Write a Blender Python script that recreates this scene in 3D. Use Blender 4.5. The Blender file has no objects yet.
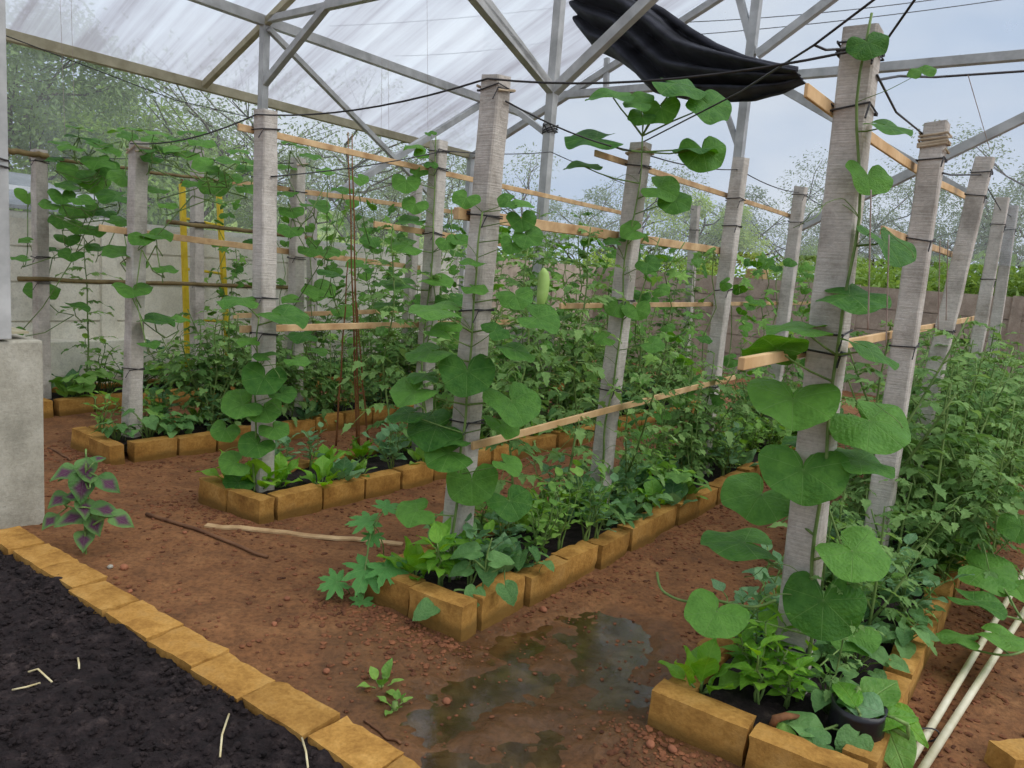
import bpy, math, random
from mathutils import Vector, Matrix, noise
S = bpy.context.scene
COL = S.collection
PI = math.pi
# ------------------------------------------------------------------ camera model
F, CX, CY, EYE = 770.0, 512.0, 384.0, 1.5
PITCH, ROLL, YAW = math.radians(8.5), math.radians(4.5), math.radians(35.7)
fw = Vector((0, math.cos(PITCH), -math.sin(PITCH)))
up0 = Vector((0, math.sin(PITCH), math.cos(PITCH)))
rt0 = Vector((1, 0, 0))
rt = math.cos(ROLL)*rt0 + math.sin(ROLL)*up0
upv = -math.sin(ROLL)*rt0 + math.cos(ROLL)*up0
CAM = Vector((0, 0, EYE))
# garden axes: u runs along the rows away from the camera, v across them to the right
U = Vector((math.sin(YAW), math.cos(YAW), 0)); W = Vector((math.cos(YAW), -math.sin(YAW), 0)); Z = Vector((0, 0, 1))
def uv(u, v, z=0.0): return U*u + W*v + Z*z
def ray(x, y): return rt*((x-CX)/F) - upv*((y-CY)/F) + fw
def on_z(x, y, z=0.0):
    d = ray(x, y); return CAM + d*((z-EYE)/d.z)
def on_v(x, y, v):
    d = ray(x, y); return CAM + d*(v/d.dot(W))
def on_u(x, y, u):
    d = ray(x, y); return CAM + d*(u/d.dot(U))
def at(x, y, Y):
    d = ray(x, y); return CAM + d*(Y/d.y)
def guv(P): return P.dot(U), P.dot(W)

cam_d = bpy.data.cameras.new('camera'); cam = bpy.data.objects.new('camera', cam_d); COL.objects.link(cam)
cam_d.sensor_fit = 'HORIZONTAL'; cam_d.sensor_width = 36; cam_d.lens = 36*F/1024; cam_d.clip_end = 500; cam_d.clip_start = .02
M3 = Matrix((rt, upv, -fw)).transposed()
cam.matrix_world = Matrix.Translation(CAM) @ M3.to_4x4()
S.camera = cam

# ------------------------------------------------------------------ object helpers
class MB:
    def __init__(s): s.v=[]; s.f=[]; s.m=[]; s.uv=[]
    def add(s, vs, fs, mi=0, uvs=None):
        o=len(s.v); s.v += [tuple(p) for p in vs]
        for k, f in enumerate(fs):
            s.f.append([i+o for i in f]); s.m.append(mi)
        s.uv += uvs if uvs else [(0.5, 0.5)]*len(vs)
    def box(s, c, ax, ay, az, mi=0):
        c=Vector(c); P=[]
        for k in (-1, 1):
            for j in (-1, 1):
                for i in (-1, 1): P.append(c+ax*i+ay*j+az*k)
        s.add(P, [(0,2,3,1),(4,5,7,6),(0,1,5,4),(2,6,7,3),(0,4,6,2),(1,3,7,5)], mi)
    def tube(s, pts, rad, n=6, mi=0, cap=True):
        pts=[Vector(p) for p in pts]
        if not isinstance(rad, (list, tuple)): rad=[rad]*len(pts)
        P=[]; ref=Vector((.13,.71,.69))
        for i, p in enumerate(pts):
            t=(pts[min(i+1,len(pts)-1)]-pts[max(i-1,0)])
            if t.length<1e-9: t=Vector((0,0,1))
            t.normalize(); a=t.cross(ref)
            if a.length<.05: a=t.cross(Vector((1,0,0)))
            a.normalize(); b=t.cross(a); 
            for k in range(n):
                th=2*PI*k/n; P.append(p+(a*math.cos(th)+b*math.sin(th))*rad[i])
        Fs=[]
        for i in range(len(pts)-1):
            for k in range(n):
                k2=(k+1)%n; Fs.append((i*n+k, i*n+k2, (i+1)*n+k2, (i+1)*n+k))
        if cap: Fs += [tuple(range(n))[::-1], tuple(range((len(pts)-1)*n, len(pts)*n))]
        s.add(P, Fs, mi)
    def beam(s, a, b, w, h, mi=0, upref=Z):
        a=Vector(a); b=Vector(b); t=(b-a).normalized(); r=t.cross(upref)
        if r.length<.05: r=t.cross(W)
        r.normalize(); q=r.cross(t)
        s.box((a+b)/2, t*((b-a).length/2), r*(w/2), q*(h/2), mi)
    def mesh(s, name, mats, smooth=False):
        me=bpy.data.meshes.new(name); me.from_pydata(s.v, [], s.f)
        for m in (mats if isinstance(mats, (list, tuple)) else [mats]): me.materials.append(m)
        me.polygons.foreach_set('material_index', s.m)
        L=me.uv_layers.new(name='UVMap'); 
        idx=[0]*len(me.loops); me.loops.foreach_get('vertex_index', idx)
        flat=[]
        for i in idx: flat += s.uv[i]
        L.data.foreach_set('uv', flat)
        if smooth: me.polygons.foreach_set('use_smooth', [True]*len(me.polygons))
        me.update(); return me
def link(name, data, parent=None):
    o=bpy.data.objects.new(name, data); COL.objects.link(o)
    if parent: o.parent=parent
    return o
def tag(o, label=None, cat=None, group=None, kind=None):
    if label: o['label']=label
    if cat: o['category']=cat
    if group: o['group']=group
    if kind: o['kind']=kind
    return o
def thing(name, loc, label, cat, group=None):
    o=link(name, None); o.location=loc; o.empty_display_size=.05
    return tag(o, label, cat, group)
def part(name, mb, mats, root, smooth=False, bevel=0):
    off=root.location if root else Vector()
    r=root
    while r is not None and r.parent: r=r.parent; off=off+r.location
    mb.v=[(p[0]-off.x, p[1]-off.y, p[2]-off.z) for p in mb.v]
    o=link(name, mb.mesh(name, mats, smooth), root)
    if bevel: bev(o, bevel)
    return o
def solo(name, mb, mats, label=None, cat=None, group=None, kind=None, smooth=False, bevel=0, origin=None):
    if origin is None:
        n=len(mb.v); origin=Vector((sum(p[0] for p in mb.v)/n, sum(p[1] for p in mb.v)/n, min(p[2] for p in mb.v)))
    mb.v=[(p[0]-origin.x, p[1]-origin.y, p[2]-origin.z) for p in mb.v]
    o=link(name, mb.mesh(name, mats, smooth)); o.location=origin
    if bevel: bev(o, bevel)
    return tag(o, label, cat, group, kind)
def bev(o, w):
    m=o.modifiers.new('bevel', 'BEVEL'); m.width=w; m.segments=2; m.limit_method='ANGLE'
ORD=['first','second','third','fourth','fifth','sixth','seventh','eighth','ninth','tenth','eleventh','twelfth','thirteenth','fourteenth','fifteenth','sixteenth','seventeenth','eighteenth','nineteenth','twentieth']
ORD += ['twenty-'+x for x in ORD[:9]] + ['thirtieth'] + ['thirty-'+x for x in ORD[:9]] + ['fortieth'] + ['forty-'+x for x in ORD[:9]]+['fiftieth']

# ------------------------------------------------------------------ materials
def lin(r, g, b):
    f=lambda c: (c/255/12.92) if c/255<=.04045 else ((c/255+.055)/1.055)**2.4
    return (f(r), f(g), f(b), 1)
class NT:
    def __init__(s, name):
        s.m=bpy.data.materials.new(name); s.m.use_nodes=True; s.t=s.m.node_tree; s.t.nodes.clear()
        s.out=s.n('ShaderNodeOutputMaterial')
    def n(s, typ, **kw):
        x=s.t.nodes.new(typ)
        for k, v in kw.items():
            if k.startswith('i_'): x.inputs[k[2:].replace('_', ' ')].default_value=v
            else: setattr(x, k, v)
        return x
    def l(s, a, b): s.t.links.new(a, b)
    def coord(s, which='Object'): return s.n('ShaderNodeTexCoord').outputs[which]
    def noise(s, vec, scale, detail=4, rough=.55, dist=0):
        x=s.n('ShaderNodeTexNoise'); x.inputs['Scale'].default_value=scale; x.inputs['Detail'].default_value=detail
        x.inputs['Roughness'].default_value=rough; x.inputs['Distortion'].default_value=dist
        if vec: s.l(vec, x.inputs['Vector'])
        return x.outputs['Fac']
    def ramp(s, fac, stops):
        x=s.n('ShaderNodeValToRGB'); e=x.color_ramp.elements
        while len(e)<len(stops): e.new(.5)
        for k, (p, c) in enumerate(stops): e[k].position=p; e[k].color=c
        s.l(fac, x.inputs['Fac']); return x.outputs['Color']
    def mix(s, fac, a, b, mode='MIX'):
        x=s.n('ShaderNodeMix', data_type='RGBA', blend_type=mode)
        for sock, val in ((x.inputs[0], fac), (x.inputs[6], a), (x.inputs[7], b)):
            if isinstance(val, (int, float, tuple)): sock.default_value=val
            else: s.l(val, sock)
        return x.outputs[2]
    def math(s, op, a, b=0.0, c=0.0):
        x=s.n('ShaderNodeMath', operation=op)
        for i, val in enumerate((a, b, c)):
            if isinstance(val, (int, float)): x.inputs[i].default_value=val
            else: s.l(val, x.inputs[i])
        return x.outputs[0]
    def mapping(s, vec, scale=(1,1,1), rot=(0,0,0)):
        x=s.n('ShaderNodeMapping'); x.inputs['Scale'].default_value=scale; x.inputs['Rotation'].default_value=rot
        s.l(vec, x.inputs['Vector']); return x.outputs['Vector']
    def bump(s, h, strength=.4, dist=.01):
        x=s.n('ShaderNodeBump'); x.inputs['Strength'].default_value=strength; x.inputs['Distance'].default_value=dist
        s.l(h, x.inputs['Height']); return x.outputs['Normal']
    def bsdf(s, col, rough=.7, spec=.3, metal=0, normal=None):
        x=s.n('ShaderNodeBsdfPrincipled')
        if isinstance(col, tuple): x.inputs['Base Color'].default_value=col
        else: s.l(col, x.inputs['Base Color'])
        if isinstance(rough, (int, float)): x.inputs['Roughness'].default_value=rough
        else: s.l(rough, x.inputs['Roughness'])
        x.inputs['Specular IOR Level'].default_value=spec; x.inputs['Metallic'].default_value=metal
        if normal: s.l(normal, x.inputs['Normal'])
        return x.outputs[0]
    def done(s, sh): s.l(sh, s.out.inputs['Surface']); return s.m
    def mixsh(s, fac, a, b):
        x=s.n('ShaderNodeMixShader')
        if isinstance(fac, (int, float)): x.inputs[0].default_value=fac
        else: s.l(fac, x.inputs[0])
        s.l(a, x.inputs[1]); s.l(b, x.inputs[2]); return x.outputs[0]

def simple(name, c1, c2, scale=8, rough=.7, spec=.3, metal=0, bump=.3, bscale=40, stretch=(1,1,1), bd=.004, rnd=0.0):
    t=NT(name); co=t.mapping(t.coord(), stretch)
    f=t.noise(co, scale, 5, .6); col=t.ramp(f, [(.3, c1), (.7, c2)])
    if rnd:
        oi=t.n('ShaderNodeObjectInfo').outputs['Random']
        v=t.math('ADD', t.math('MULTIPLY', oi, rnd), 1-rnd/2)
        h=t.n('ShaderNodeHueSaturation'); t.l(v, h.inputs['Value']); t.l(col, h.inputs['Color']); col=h.outputs[0]
    nb=t.bump(t.noise(co, bscale, 6, .65), bump, bd)
    return t.done(t.bsdf(col, rough, spec, metal, nb))

def m_ground():
    t=NT('red_earth'); co=t.coord()
    big=t.noise(co, .9, 5, .6); mid=t.noise(co, 6, 6, .65); fine=t.noise(co, 45, 6, .7)
    c=t.ramp(big, [(.32, lin(104,70,42)), (.5, lin(130,88,54)), (.68, lin(150,104,64))])
    c2=t.ramp(mid, [(.3, lin(76,50,32)), (.52, lin(132,88,54)), (.72, lin(166,120,78))])
    c=t.mix(.5, c, c2)
    f2=t.ramp(fine, [(.35, (.45,.42,.4,1)), (.55, (1,1,1,1)), (.75, (1.25,1.15,1.1,1))])
    c=t.mix(.75, c, f2, 'MULTIPLY')
    # wet, darker and olive round the puddle (a stain with its own outline)
    g=t.n('ShaderNodeNewGeometry').outputs['Position']
    vd=t.n('ShaderNodeVectorMath', operation='DISTANCE'); t.l(g, vd.inputs[0]); vd.inputs[1].default_value=uv(2.25,-1.38,0)
    wet=t.math('ADD', vd.outputs['Value'], t.math('MULTIPLY', t.math('SUBTRACT', t.noise(co, 2.5, 5, .6), .5), 1.1))
    wm=t.ramp(wet, [(.35, (1,1,1,1)), (.95, (0,0,0,1))])
    c=t.mix(wm, c, t.mix(.62, c, lin(66,48,26)))
    rough=t.ramp(wm, [(0, (.92,.92,.92,1)), (1, (.24,.24,.24,1))])
    h=t.math('ADD', t.math('MULTIPLY', mid, .6), t.math('MULTIPLY', fine, .5))
    return t.done(t.bsdf(c, rough, .35, 0, t.bump(h, .8, .02)))
def m_soil():
    t=NT('dark_potting_soil'); co=t.coord()
    mid=t.noise(co, 14, 6, .7); fine=t.noise(co, 90, 5, .7)
    c=t.ramp(mid, [(.3, lin(26,20,21)), (.55, lin(52,42,42)), (.75, lin(92,78,74))])
    c=t.mix(.6, c, t.ramp(fine, [(.35, (.5,.5,.5,1)), (.62, (1,1,1,1)), (.75, (1.9,1.8,1.7,1))]), 'MULTIPLY')
    h=t.math('ADD', mid, t.math('MULTIPLY', fine, .7))
    return t.done(t.bsdf(c, .85, .25, 0, t.bump(h, 1.0, .02)))
def m_brick():
    t=NT('tan_earth_brick'); co=t.coord(); oi=t.n('ShaderNodeObjectInfo').outputs['Random']
    of=t.n('ShaderNodeVectorMath', operation='ADD'); t.l(co, of.inputs[0])
    cb=t.n('ShaderNodeCombineXYZ'); t.l(t.math('MULTIPLY', oi, 37.0), cb.inputs[0]); t.l(cb.outputs[0], of.inputs[1]); v=of.outputs[0]
    mid=t.noise(v, 9, 6, .65); fine=t.noise(v, 70, 6, .7)
    c=t.ramp(mid, [(.28, lin(138,96,44)), (.5, lin(180,134,68)), (.75, lin(206,162,94))])
    dark=t.ramp(t.noise(v, 4.5, 5, .7), [(.56, (0,0,0,1)), (.72, (1,1,1,1))])
    c=t.mix(t.math('MULTIPLY', dark, .4), c, lin(112,76,44))
    c=t.mix(.6, c, t.ramp(fine, [(.32, (.55,.52,.46,1)), (.6, (1,1,1,1))]), 'MULTIPLY')
    zz=t.n('ShaderNodeSeparateXYZ'); t.l(co, zz.inputs[0]); ft=t.math('ADD', zz.outputs[2], t.math('MULTIPLY', mid, -.09))
    c=t.mix(t.ramp(ft, [(0.0, (.75,.75,.75,1)), (.035, (0,0,0,1))]), c, lin(104,78,36))
    hs=t.n('ShaderNodeHueSaturation'); t.l(t.math('ADD', t.math('MULTIPLY', oi, .3), .85), hs.inputs['Value']); t.l(c, hs.inputs['Color'])
    h=t.math('ADD', mid, t.math('MULTIPLY', fine, .6))
    return t.done(t.bsdf(hs.outputs[0], .9, .2, 0, t.bump(h, .7, .008)))
def m_concrete(name, c1, c2, c3, band=1.0):
    t=NT(name); co=t.coord(); oi=t.n('ShaderNodeObjectInfo').outputs['Random']
    of=t.n('ShaderNodeVectorMath', operation='ADD'); t.l(co, of.inputs[0])
    cb=t.n('ShaderNodeCombineXYZ'); t.l(t.math('MULTIPLY', oi, 53.0), cb.inputs[2]); t.l(cb.outputs[0], of.inputs[1]); v=of.outputs[0]
    mid=t.noise(v, 5, 6, .65); fine=t.noise(v, 60, 6, .7)
    lines=t.noise(t.mapping(v, (2,2,45)), 3, 4, .6)
    c=t.ramp(mid, [(.3, c1), (.5, c2), (.72, c3)])
    c=t.mix(.22*band, c, t.ramp(lines, [(.4, (.62,.6,.58,1)), (.58, (1.05,1.05,1.05,1))]), 'MULTIPLY')
    c=t.mix(.5, c, t.ramp(fine, [(.3, (.6,.6,.6,1)), (.55, (1,1,1,1))]), 'MULTIPLY')
    c=t.mix(t.ramp(t.noise(v, 2.6, 6, .7), [(.56, (0,0,0,1)), (.72, (.6,.6,.6,1))]), c, tuple(x*.5 for x in c1[:3])+(1,))
    h=t.math('ADD', t.math('MULTIPLY', lines, band), t.math('MULTIPLY', fine, .8))
    return t.done(t.bsdf(c, .9, .2, 0, t.bump(h, .55, .008)))
def m_leaf(name, c_dark, c_light, vein, nv=7, kind='palm', trans=.28, rough=.5, spec=.3, purple=None, gloss_noise=60):
    t=NT(name); tc=t.n('ShaderNodeTexCoord'); uvv=tc.outputs['UV']; co=tc.outputs['Object']
    sep=t.n('ShaderNodeSeparateXYZ'); t.l(uvv, sep.inputs[0]); ux, uy=sep.outputs[0], sep.outputs[1]
    oi=t.n('ShaderNodeObjectInfo').outputs['Random']
    f=t.noise(co, 3.2, 4, .6)
    f=t.math('ADD', t.math('MULTIPLY', f, .7), t.math('MULTIPLY', oi, .45))
    col=t.ramp(f, [(.25, c_dark), (.85, c_light)])
    if kind=='palm':       # ux = angle 0..1, uy = radius
        fr=t.math('ABSOLUTE', t.math('SUBTRACT', t.math('FRACT', t.math('ADD', t.math('MULTIPLY', ux, float(nv)), .5)), .5))
        d=t.math('MULTIPLY', t.math('DIVIDE', fr, nv/6.0), uy)
        w=.014
        sec=t.math('ABSOLUTE', t.math('SUBTRACT', t.math('FRACT', t.math('SUBTRACT', t.math('MULTIPLY', uy, 6.0), t.math('MULTIPLY', fr, 3.4))), .5))
    else:                  # ux across (.5 = midrib), uy along
        mid=t.math('ABSOLUTE', t.math('SUBTRACT', ux, .5))
        diag=t.math('FRACT', t.math('SUBTRACT', t.math('MULTIPLY', uy, float(nv)), t.math('MULTIPLY', mid, 4.0)))
        side=t.math('MULTIPLY', t.math('ABSOLUTE', t.math('SUBTRACT', diag, .5)), .3)
        d=t.math('MINIMUM', mid, t.math('ADD', side, .012)); w=.03; sec=side
    vm=t.n('ShaderNodeMapRange', interpolation_type='SMOOTHSTEP'); t.l(d, vm.inputs['Value']); vm.inputs['From Min'].default_value=0; vm.inputs['From Max'].default_value=w
    vm.inputs['To Min'].default_value=1; vm.inputs['To Max'].default_value=0
    if purple:
        pm=t.ramp(t.math('ADD', t.math('ABSOLUTE', t.math('SUBTRACT', ux, .5)), t.math('ABSOLUTE', t.math('SUBTRACT', uy, .5))), [(.2, (1,1,1,1)), (.42, (0,0,0,1))])
        col=t.mix(pm, col, purple)
    col=t.mix(t.math('MULTIPLY', vm.outputs[0], .4), col, vein)
    col=t.mix(t.math('MULTIPLY', t.math('LESS_THAN', sec, .04), .05), col, vein)
    hh=t.math('ADD', t.math('SUBTRACT', t.math('MULTIPLY', t.noise(co, gloss_noise*.25, 3, .5), .6), vm.outputs[0]), t.math('MULTIPLY', sec, .22))
    nb=t.bump(hh, .45, .03)
    b=t.bsdf(col, rough, spec, 0, nb)
    tr=t.n('ShaderNodeBsdfTranslucent'); 
    hs=t.n('ShaderNodeHueSaturation'); hs.inputs['Value'].default_value=1.7; hs.inputs['Hue'].default_value=.485; hs.inputs['Saturation'].default_value=1.15; t.l(col, hs.inputs['Color']); t.l(hs.outputs[0], tr.inputs['Color'])
    return t.done(t.mixsh(trans, b, tr.outputs[0]))
def m_film(name, op, c, streak, transl=.6, sc=2.0, var=.25):
    t=NT(name); co=t.coord()
    v=t.mapping(co, streak); f=t.noise(v, sc, 6, .65); f2=t.noise(co, .7, 4, .6)
    col=t.mix(t.ramp(f, [(.3, (0,0,0,1)), (.7, (1,1,1,1))]), tuple(x*.72 for x in c[:3])+(1,), c)
    tl=t.n('ShaderNodeBsdfTranslucent'); t.l(col, tl.inputs['Color'])
    df=t.n('ShaderNodeBsdfDiffuse'); t.l(col, df.inputs['Color'])
    body=t.mixsh(transl, df.outputs[0], tl.outputs[0])
    tp=t.n('ShaderNodeBsdfTransparent'); tp.inputs[0].default_value=(.97,.98,1,1)
    fac=t.math('ADD', t.math('MULTIPLY', t.math('SUBTRACT', t.math('ADD', t.math('MULTIPLY', f, .6), t.math('MULTIPLY', f2, .4)), .5), var*2), op)
    fac=t.math('MINIMUM', t.math('MAXIMUM', fac, 0.02), .98)
    return t.done(t.mixsh(fac, tp.outputs[0], body))
def m_water():
    t=NT('muddy_water'); co=t.coord()
    nb=t.bump(t.noise(co, 22, 5, .7), .1, .01)
    g=t.n('ShaderNodeBsdfGlossy'); g.inputs['Roughness'].default_value=.02; t.l(nb, g.inputs['Normal'])
    tp=t.n('ShaderNodeBsdfTransparent'); tp.inputs[0].default_value=(.6,.5,.3,1)
    mud=t.bsdf(t.ramp(t.noise(co, 7, 5, .65), [(.35, lin(66,48,22)), (.65, lin(104,80,42))]), .6, .2)
    fr=t.n('ShaderNodeFresnel'); fr.inputs[0].default_value=1.33; t.l(nb, fr.inputs['Normal'])
    body=t.mixsh(t.ramp(t.noise(co, 11, 5, .7), [(.4, (.25,.25,.25,1)), (.65, (.8,.8,.8,1))]), tp.outputs[0], mud)
    return t.done(t.mixsh(t.math('MINIMUM', t.math('MULTIPLY', fr.outputs[0], 2.8), .95), body, g.outputs[0]))

MAT={}
MAT['ground']=m_ground(); MAT['soil']=m_soil(); MAT['brick']=m_brick(); MAT['water']=m_water()
MAT['post']=m_concrete('grey_cast_concrete', lin(162,154,144), lin(196,188,178), lin(218,211,202))
MAT['pedestal']=m_concrete('plastered_concrete', lin(150,146,132), lin(176,171,156), lin(196,192,178), .25)
MAT['wall_l']=m_concrete('cream_wall_render', lin(214,208,192), lin(230,225,210), lin(240,236,224), .15)
MAT['wall_b']=m_concrete('grey_brown_wall_panel', lin(146,134,120), lin(172,158,142), lin(190,177,160), .3)  # grey brown panels, darker in tone than the left wall
MAT['steel']=simple('galvanised_steel', lin(152,152,150), lin(196,196,194), 5, .55, .4, .1, .1)
MAT['steel_dark']=simple('grimy_steel', lin(150,142,116), lin(196,188,160), 5, .7, .3, .1, .2, stretch=(1,1,1))
MAT['bamboo']=simple('split_bamboo', lin(158,120,80), lin(214,182,138), 9, .6, .3, 0, .3, 30, rnd=.25)
MAT['wood']=simple('sawn_wood_strip', lin(190,150,100), lin(226,192,146), 6, .65, .25, 0, .3, 30, rnd=.2)
MAT['pole']=simple('weathered_bamboo_pole', lin(92,76,48), lin(140,122,82), 7, .65, .25, 0, .3, 30, rnd=.2)
MAT['stick']=simple('brown_stick', lin(88,60,44), lin(128,92,66), 9, .8, .2, 0, .5, 40)
MAT['cane']=simple('reddish_cane', lin(96,58,34), lin(142,96,58), 9, .7, .2, 0, .4, 40)
MAT['wire']=simple('black_tie_wire', lin(34,32,33), lin(60,56,56), 20, .55, .4, 0, .1)
MAT['twine']=simple('pale_twine', lin(158,140,116), lin(190,174,150), 20, .85, .1, 0, .3)
MAT['string']=simple('thin_string', lin(150,136,128), lin(186,170,160), 20, .85, .1, 0, .1)
MAT['yellow']=simple('yellow_paint', lin(206,170,24), lin(236,206,48), 9, .5, .4, 0, .1)
MAT['pvc']=simple('white_pvc', lin(188,178,140), lin(226,220,196), 6, .45, .4, 0, .05, 30)
MAT['stone']=simple('red_stone', lin(128,78,56), lin(176,120,90), 12, .9, .2, 0, .6, 50, rnd=.4)
MAT['litter']=simple('red_brown_litter', lin(72,46,34), lin(150,98,68), 14, .9, .15, 0, .4, 60)
MAT['straw']=simple('dry_straw', lin(190,170,120), lin(226,214,176), 20, .8, .2, 0, .2)
MAT['bag']=simple('black_polythene', lin(16,16,18), lin(36,36,40), 8, .35, .5, 0, .5, 20)
MAT['dry']=simple('dry_pod', lin(98,66,44), lin(146,100,66), 12, .8, .2, 0, .5, 40)
MAT['bark']=simple('tree_bark', lin(70,60,52), lin(112,100,88), 6, .9, .1, 0, .5, 20)
MAT['stem']=simple('green_stem', lin(84,112,54), lin(128,152,84), 12, .6, .3, 0, .2, rnd=.3)
MAT['fruit']=simple('pale_green_rind', lin(140,176,88), lin(172,200,116), 10, .5, .3, 0, .2, 30)
MAT['shed']=simple('grey_roof_sheet', lin(118,122,126), lin(150,154,158), 3, .7, .3, 0, .2)
MAT['white']=simple('white_trim', lin(214,218,222), lin(236,238,240), 5, .6, .3, 0, .1)
MAT['gourd']=m_leaf('gourd_leaf', lin(50,98,34), lin(104,154,64), lin(140,176,104), 7, 'palm', .3, .55, .25)
MAT['melon']=m_leaf('squash_leaf', lin(74,122,54), lin(146,190,96), lin(140,178,96), 7, 'palm', .3, .55, .25)
MAT['tom']=m_leaf('tomato_leaf', lin(72,112,54), lin(142,176,104), lin(148,180,112), 5, 'mid', .28, .6, .2)
MAT['broad']=m_leaf('broad_leaf', lin(80,128,50), lin(146,188,88), lin(164,194,116), 6, 'mid', .28, .5, .3)
MAT['bright']=m_leaf('bright_leaf', lin(82,138,38), lin(140,192,66), lin(166,206,98), 6, 'mid', .32, .45, .35)
MAT['blue']=m_leaf('bluish_leaf', lin(72,118,74), lin(126,166,116), lin(170,194,150), 6, 'mid', .25, .5, .35)
MAT['heart']=m_leaf('heart_leaf', lin(66,112,56), lin(116,160,90), lin(160,188,130), 6, 'mid', .25, .5, .35)
MAT['papaya']=m_leaf('papaya_leaf', lin(60,116,56), lin(104,164,84), lin(150,190,120), 7, 'palm', .28, .5, .3)
MAT['amar']=m_leaf('amaranth_leaf', lin(64,110,52), lin(108,146,80), lin(130,120,110), 6, 'mid', .22, .55, .3, purple=lin(92,52,78))
MAT['tree_a']=m_leaf('tree_leaf_fresh', lin(126,160,76), lin(192,212,122), lin(120,150,80), 3, 'mid', .25, .6, .2)
MAT['tree_b']=m_leaf('tree_leaf_dark', lin(98,126,78), lin(156,178,116), lin(100,120,80), 3, 'mid', .2, .6, .2)
MAT['tree_c']=m_leaf('tree_leaf_grey', lin(112,130,92), lin(164,178,134), lin(130,150,110), 3, 'mid', .2, .6, .2)
MAT['shrub']=m_leaf('shrub_leaf', lin(78,110,48), lin(146,174,90), lin(150,176,96), 3, 'mid', .3, .5, .3)
MAT['roof']=m_film('streaked_roof_sheet', .78, lin(232,234,236), (1,1,1), .88, 2.0, .25)
MAT['film']=m_film('hazy_side_film', .25, lin(246,248,244), (1,1,.35), .9, 3.0, .1)
MAT['film_end']=m_film('clear_end_film', .27, lin(230,236,242), (1,1,.5), .62, 3.0, .06)
def m_cloth():
    t=NT('black_shade_net'); co=t.coord()
    c=t.ramp(t.noise(co, 6, 5, .6), [(.3, lin(30,31,36)), (.7, lin(66,67,76))])
    b=t.bsdf(c, .75, .25, 0, t.bump(t.noise(co, 120, 2), .3, .004))
    tp=t.n('ShaderNodeBsdfTransparent')
    return t.done(t.mixsh(.93, tp.outputs[0], b))
MAT['cloth']=m_cloth()
def m_roof():
    # streaks run down the slope: use coordinates along u only, lightly warped
    t=NT('streaked_roof_panel'); uvn=t.coord('UV'); v=t.mapping(uvn, (1,.045,1))
    f=t.noise(v, 3.2, 6, .62, .2); g=t.noise(v, 16, 5, .7); b=t.noise(uvn, .6, 4, .6)
    s=t.math('ADD', t.math('ADD', t.math('MULTIPLY', f, .5), t.math('MULTIPLY', g, .2)), t.math('MULTIPLY', b, .3))
    col=t.ramp(s, [(.38, lin(176,168,172)), (.48, lin(214,212,216)), (.6, lin(246,248,250))])
    tl=t.n('ShaderNodeBsdfTranslucent'); t.l(col, tl.inputs['Color'])
    df=t.n('ShaderNodeBsdfDiffuse'); t.l(col, df.inputs['Color'])
    tp=t.n('ShaderNodeBsdfTransparent')
    fac=t.ramp(s, [(.36, (.93,.93,.93,1)), (.5, (.8,.8,.8,1)), (.66, (.6,.6,.6,1))])
    return t.done(t.mixsh(fac, tp.outputs[0], t.mixsh(.9, df.outputs[0], tl.outputs[0])))
MAT['roof']=m_roof()

# ------------------------------------------------------------------ setting
rnd=random.Random(7)
def sm(a, b, x):
    t=max(0, min(1, (x-a)/(b-a))); return t*t*(3-2*t)
BEDV={0:(-7.28,-6.62), 1:(-5.62,-4.98), 2:(-4.02,-3.42), 3:(-2.40,-1.80), 4:(-.97,-.29)}
BEDU={0:(2.74,8.8), 1:(2.5,8.8), 2:(2.5,8.8), 3:(2.29,8.8), 4:(2.27,8.8)}
def ground_z(u, v):
    P=Vector((u, v, 0))
    z=.022*(noise.noise(P*1.1))+.014*noise.noise(P*4.3)+.007*noise.noise(P*13)
    d=math.hypot((u-2.3)/1.0, (v+1.38)/.46)
    z-= .034*(1-sm(.35, 1.15, d)) - .05*max(0, noise.noise(Vector((u*2.6, v*3.4, 4)))+.12)*(1-sm(.5, 1.3, d)) - (.016*noise.noise(Vector((u*9, v*9, 2)))+.012*noise.noise(Vector((u*24, v*24, 7))))*(1-sm(.5, 1.3, d))
    return z
def axis(segs):
    out=[]
    for a, b, st in segs:
        n=max(1, round((b-a)/st)); out += [a+(b-a)*i/n for i in range(n)]
    out.append(segs[-1][1]); return out
us=axis([(-40,-2,6),(-2,.8,.2),(.8,4.6,.02),(4.6,9,.08),(9,14,.4),(14,60,6)])
vs=axis([(-50,-9,6),(-9,-4.4,.08),(-4.4,.8,.02),(.8,4,.2),(4,40,6)])
mb=MB(); P=[]
for u in us:
    for v in vs: P.append(uv(u, v, ground_z(u, v) if (-2<u<14 and -9<v<4) else 0))
n=len(vs); Fs=[(i*n+j, (i+1)*n+j, (i+1)*n+j+1, i*n+j+1) for i in range(len(us)-1) for j in range(n-1)]
mb.add(P, Fs); solo('floor', mb, MAT['ground'], kind='structure', smooth=True, origin=Vector())
# puddle
mb=MB(); c=uv(2.3,-1.38,-.021); P=[c]
for k in range(48):
    a=2*PI*k/48; P.append(uv(2.3+1.25*math.cos(a), -1.38+.4*math.sin(a), -.021))
mb.add(P, [(0, 1+(k+1)%48, 1+k) for k in range(48)])
solo('puddle', mb, MAT['water'], 'shallow muddy puddle shining between the two nearest beds', 'puddle', kind='stuff')
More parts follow.
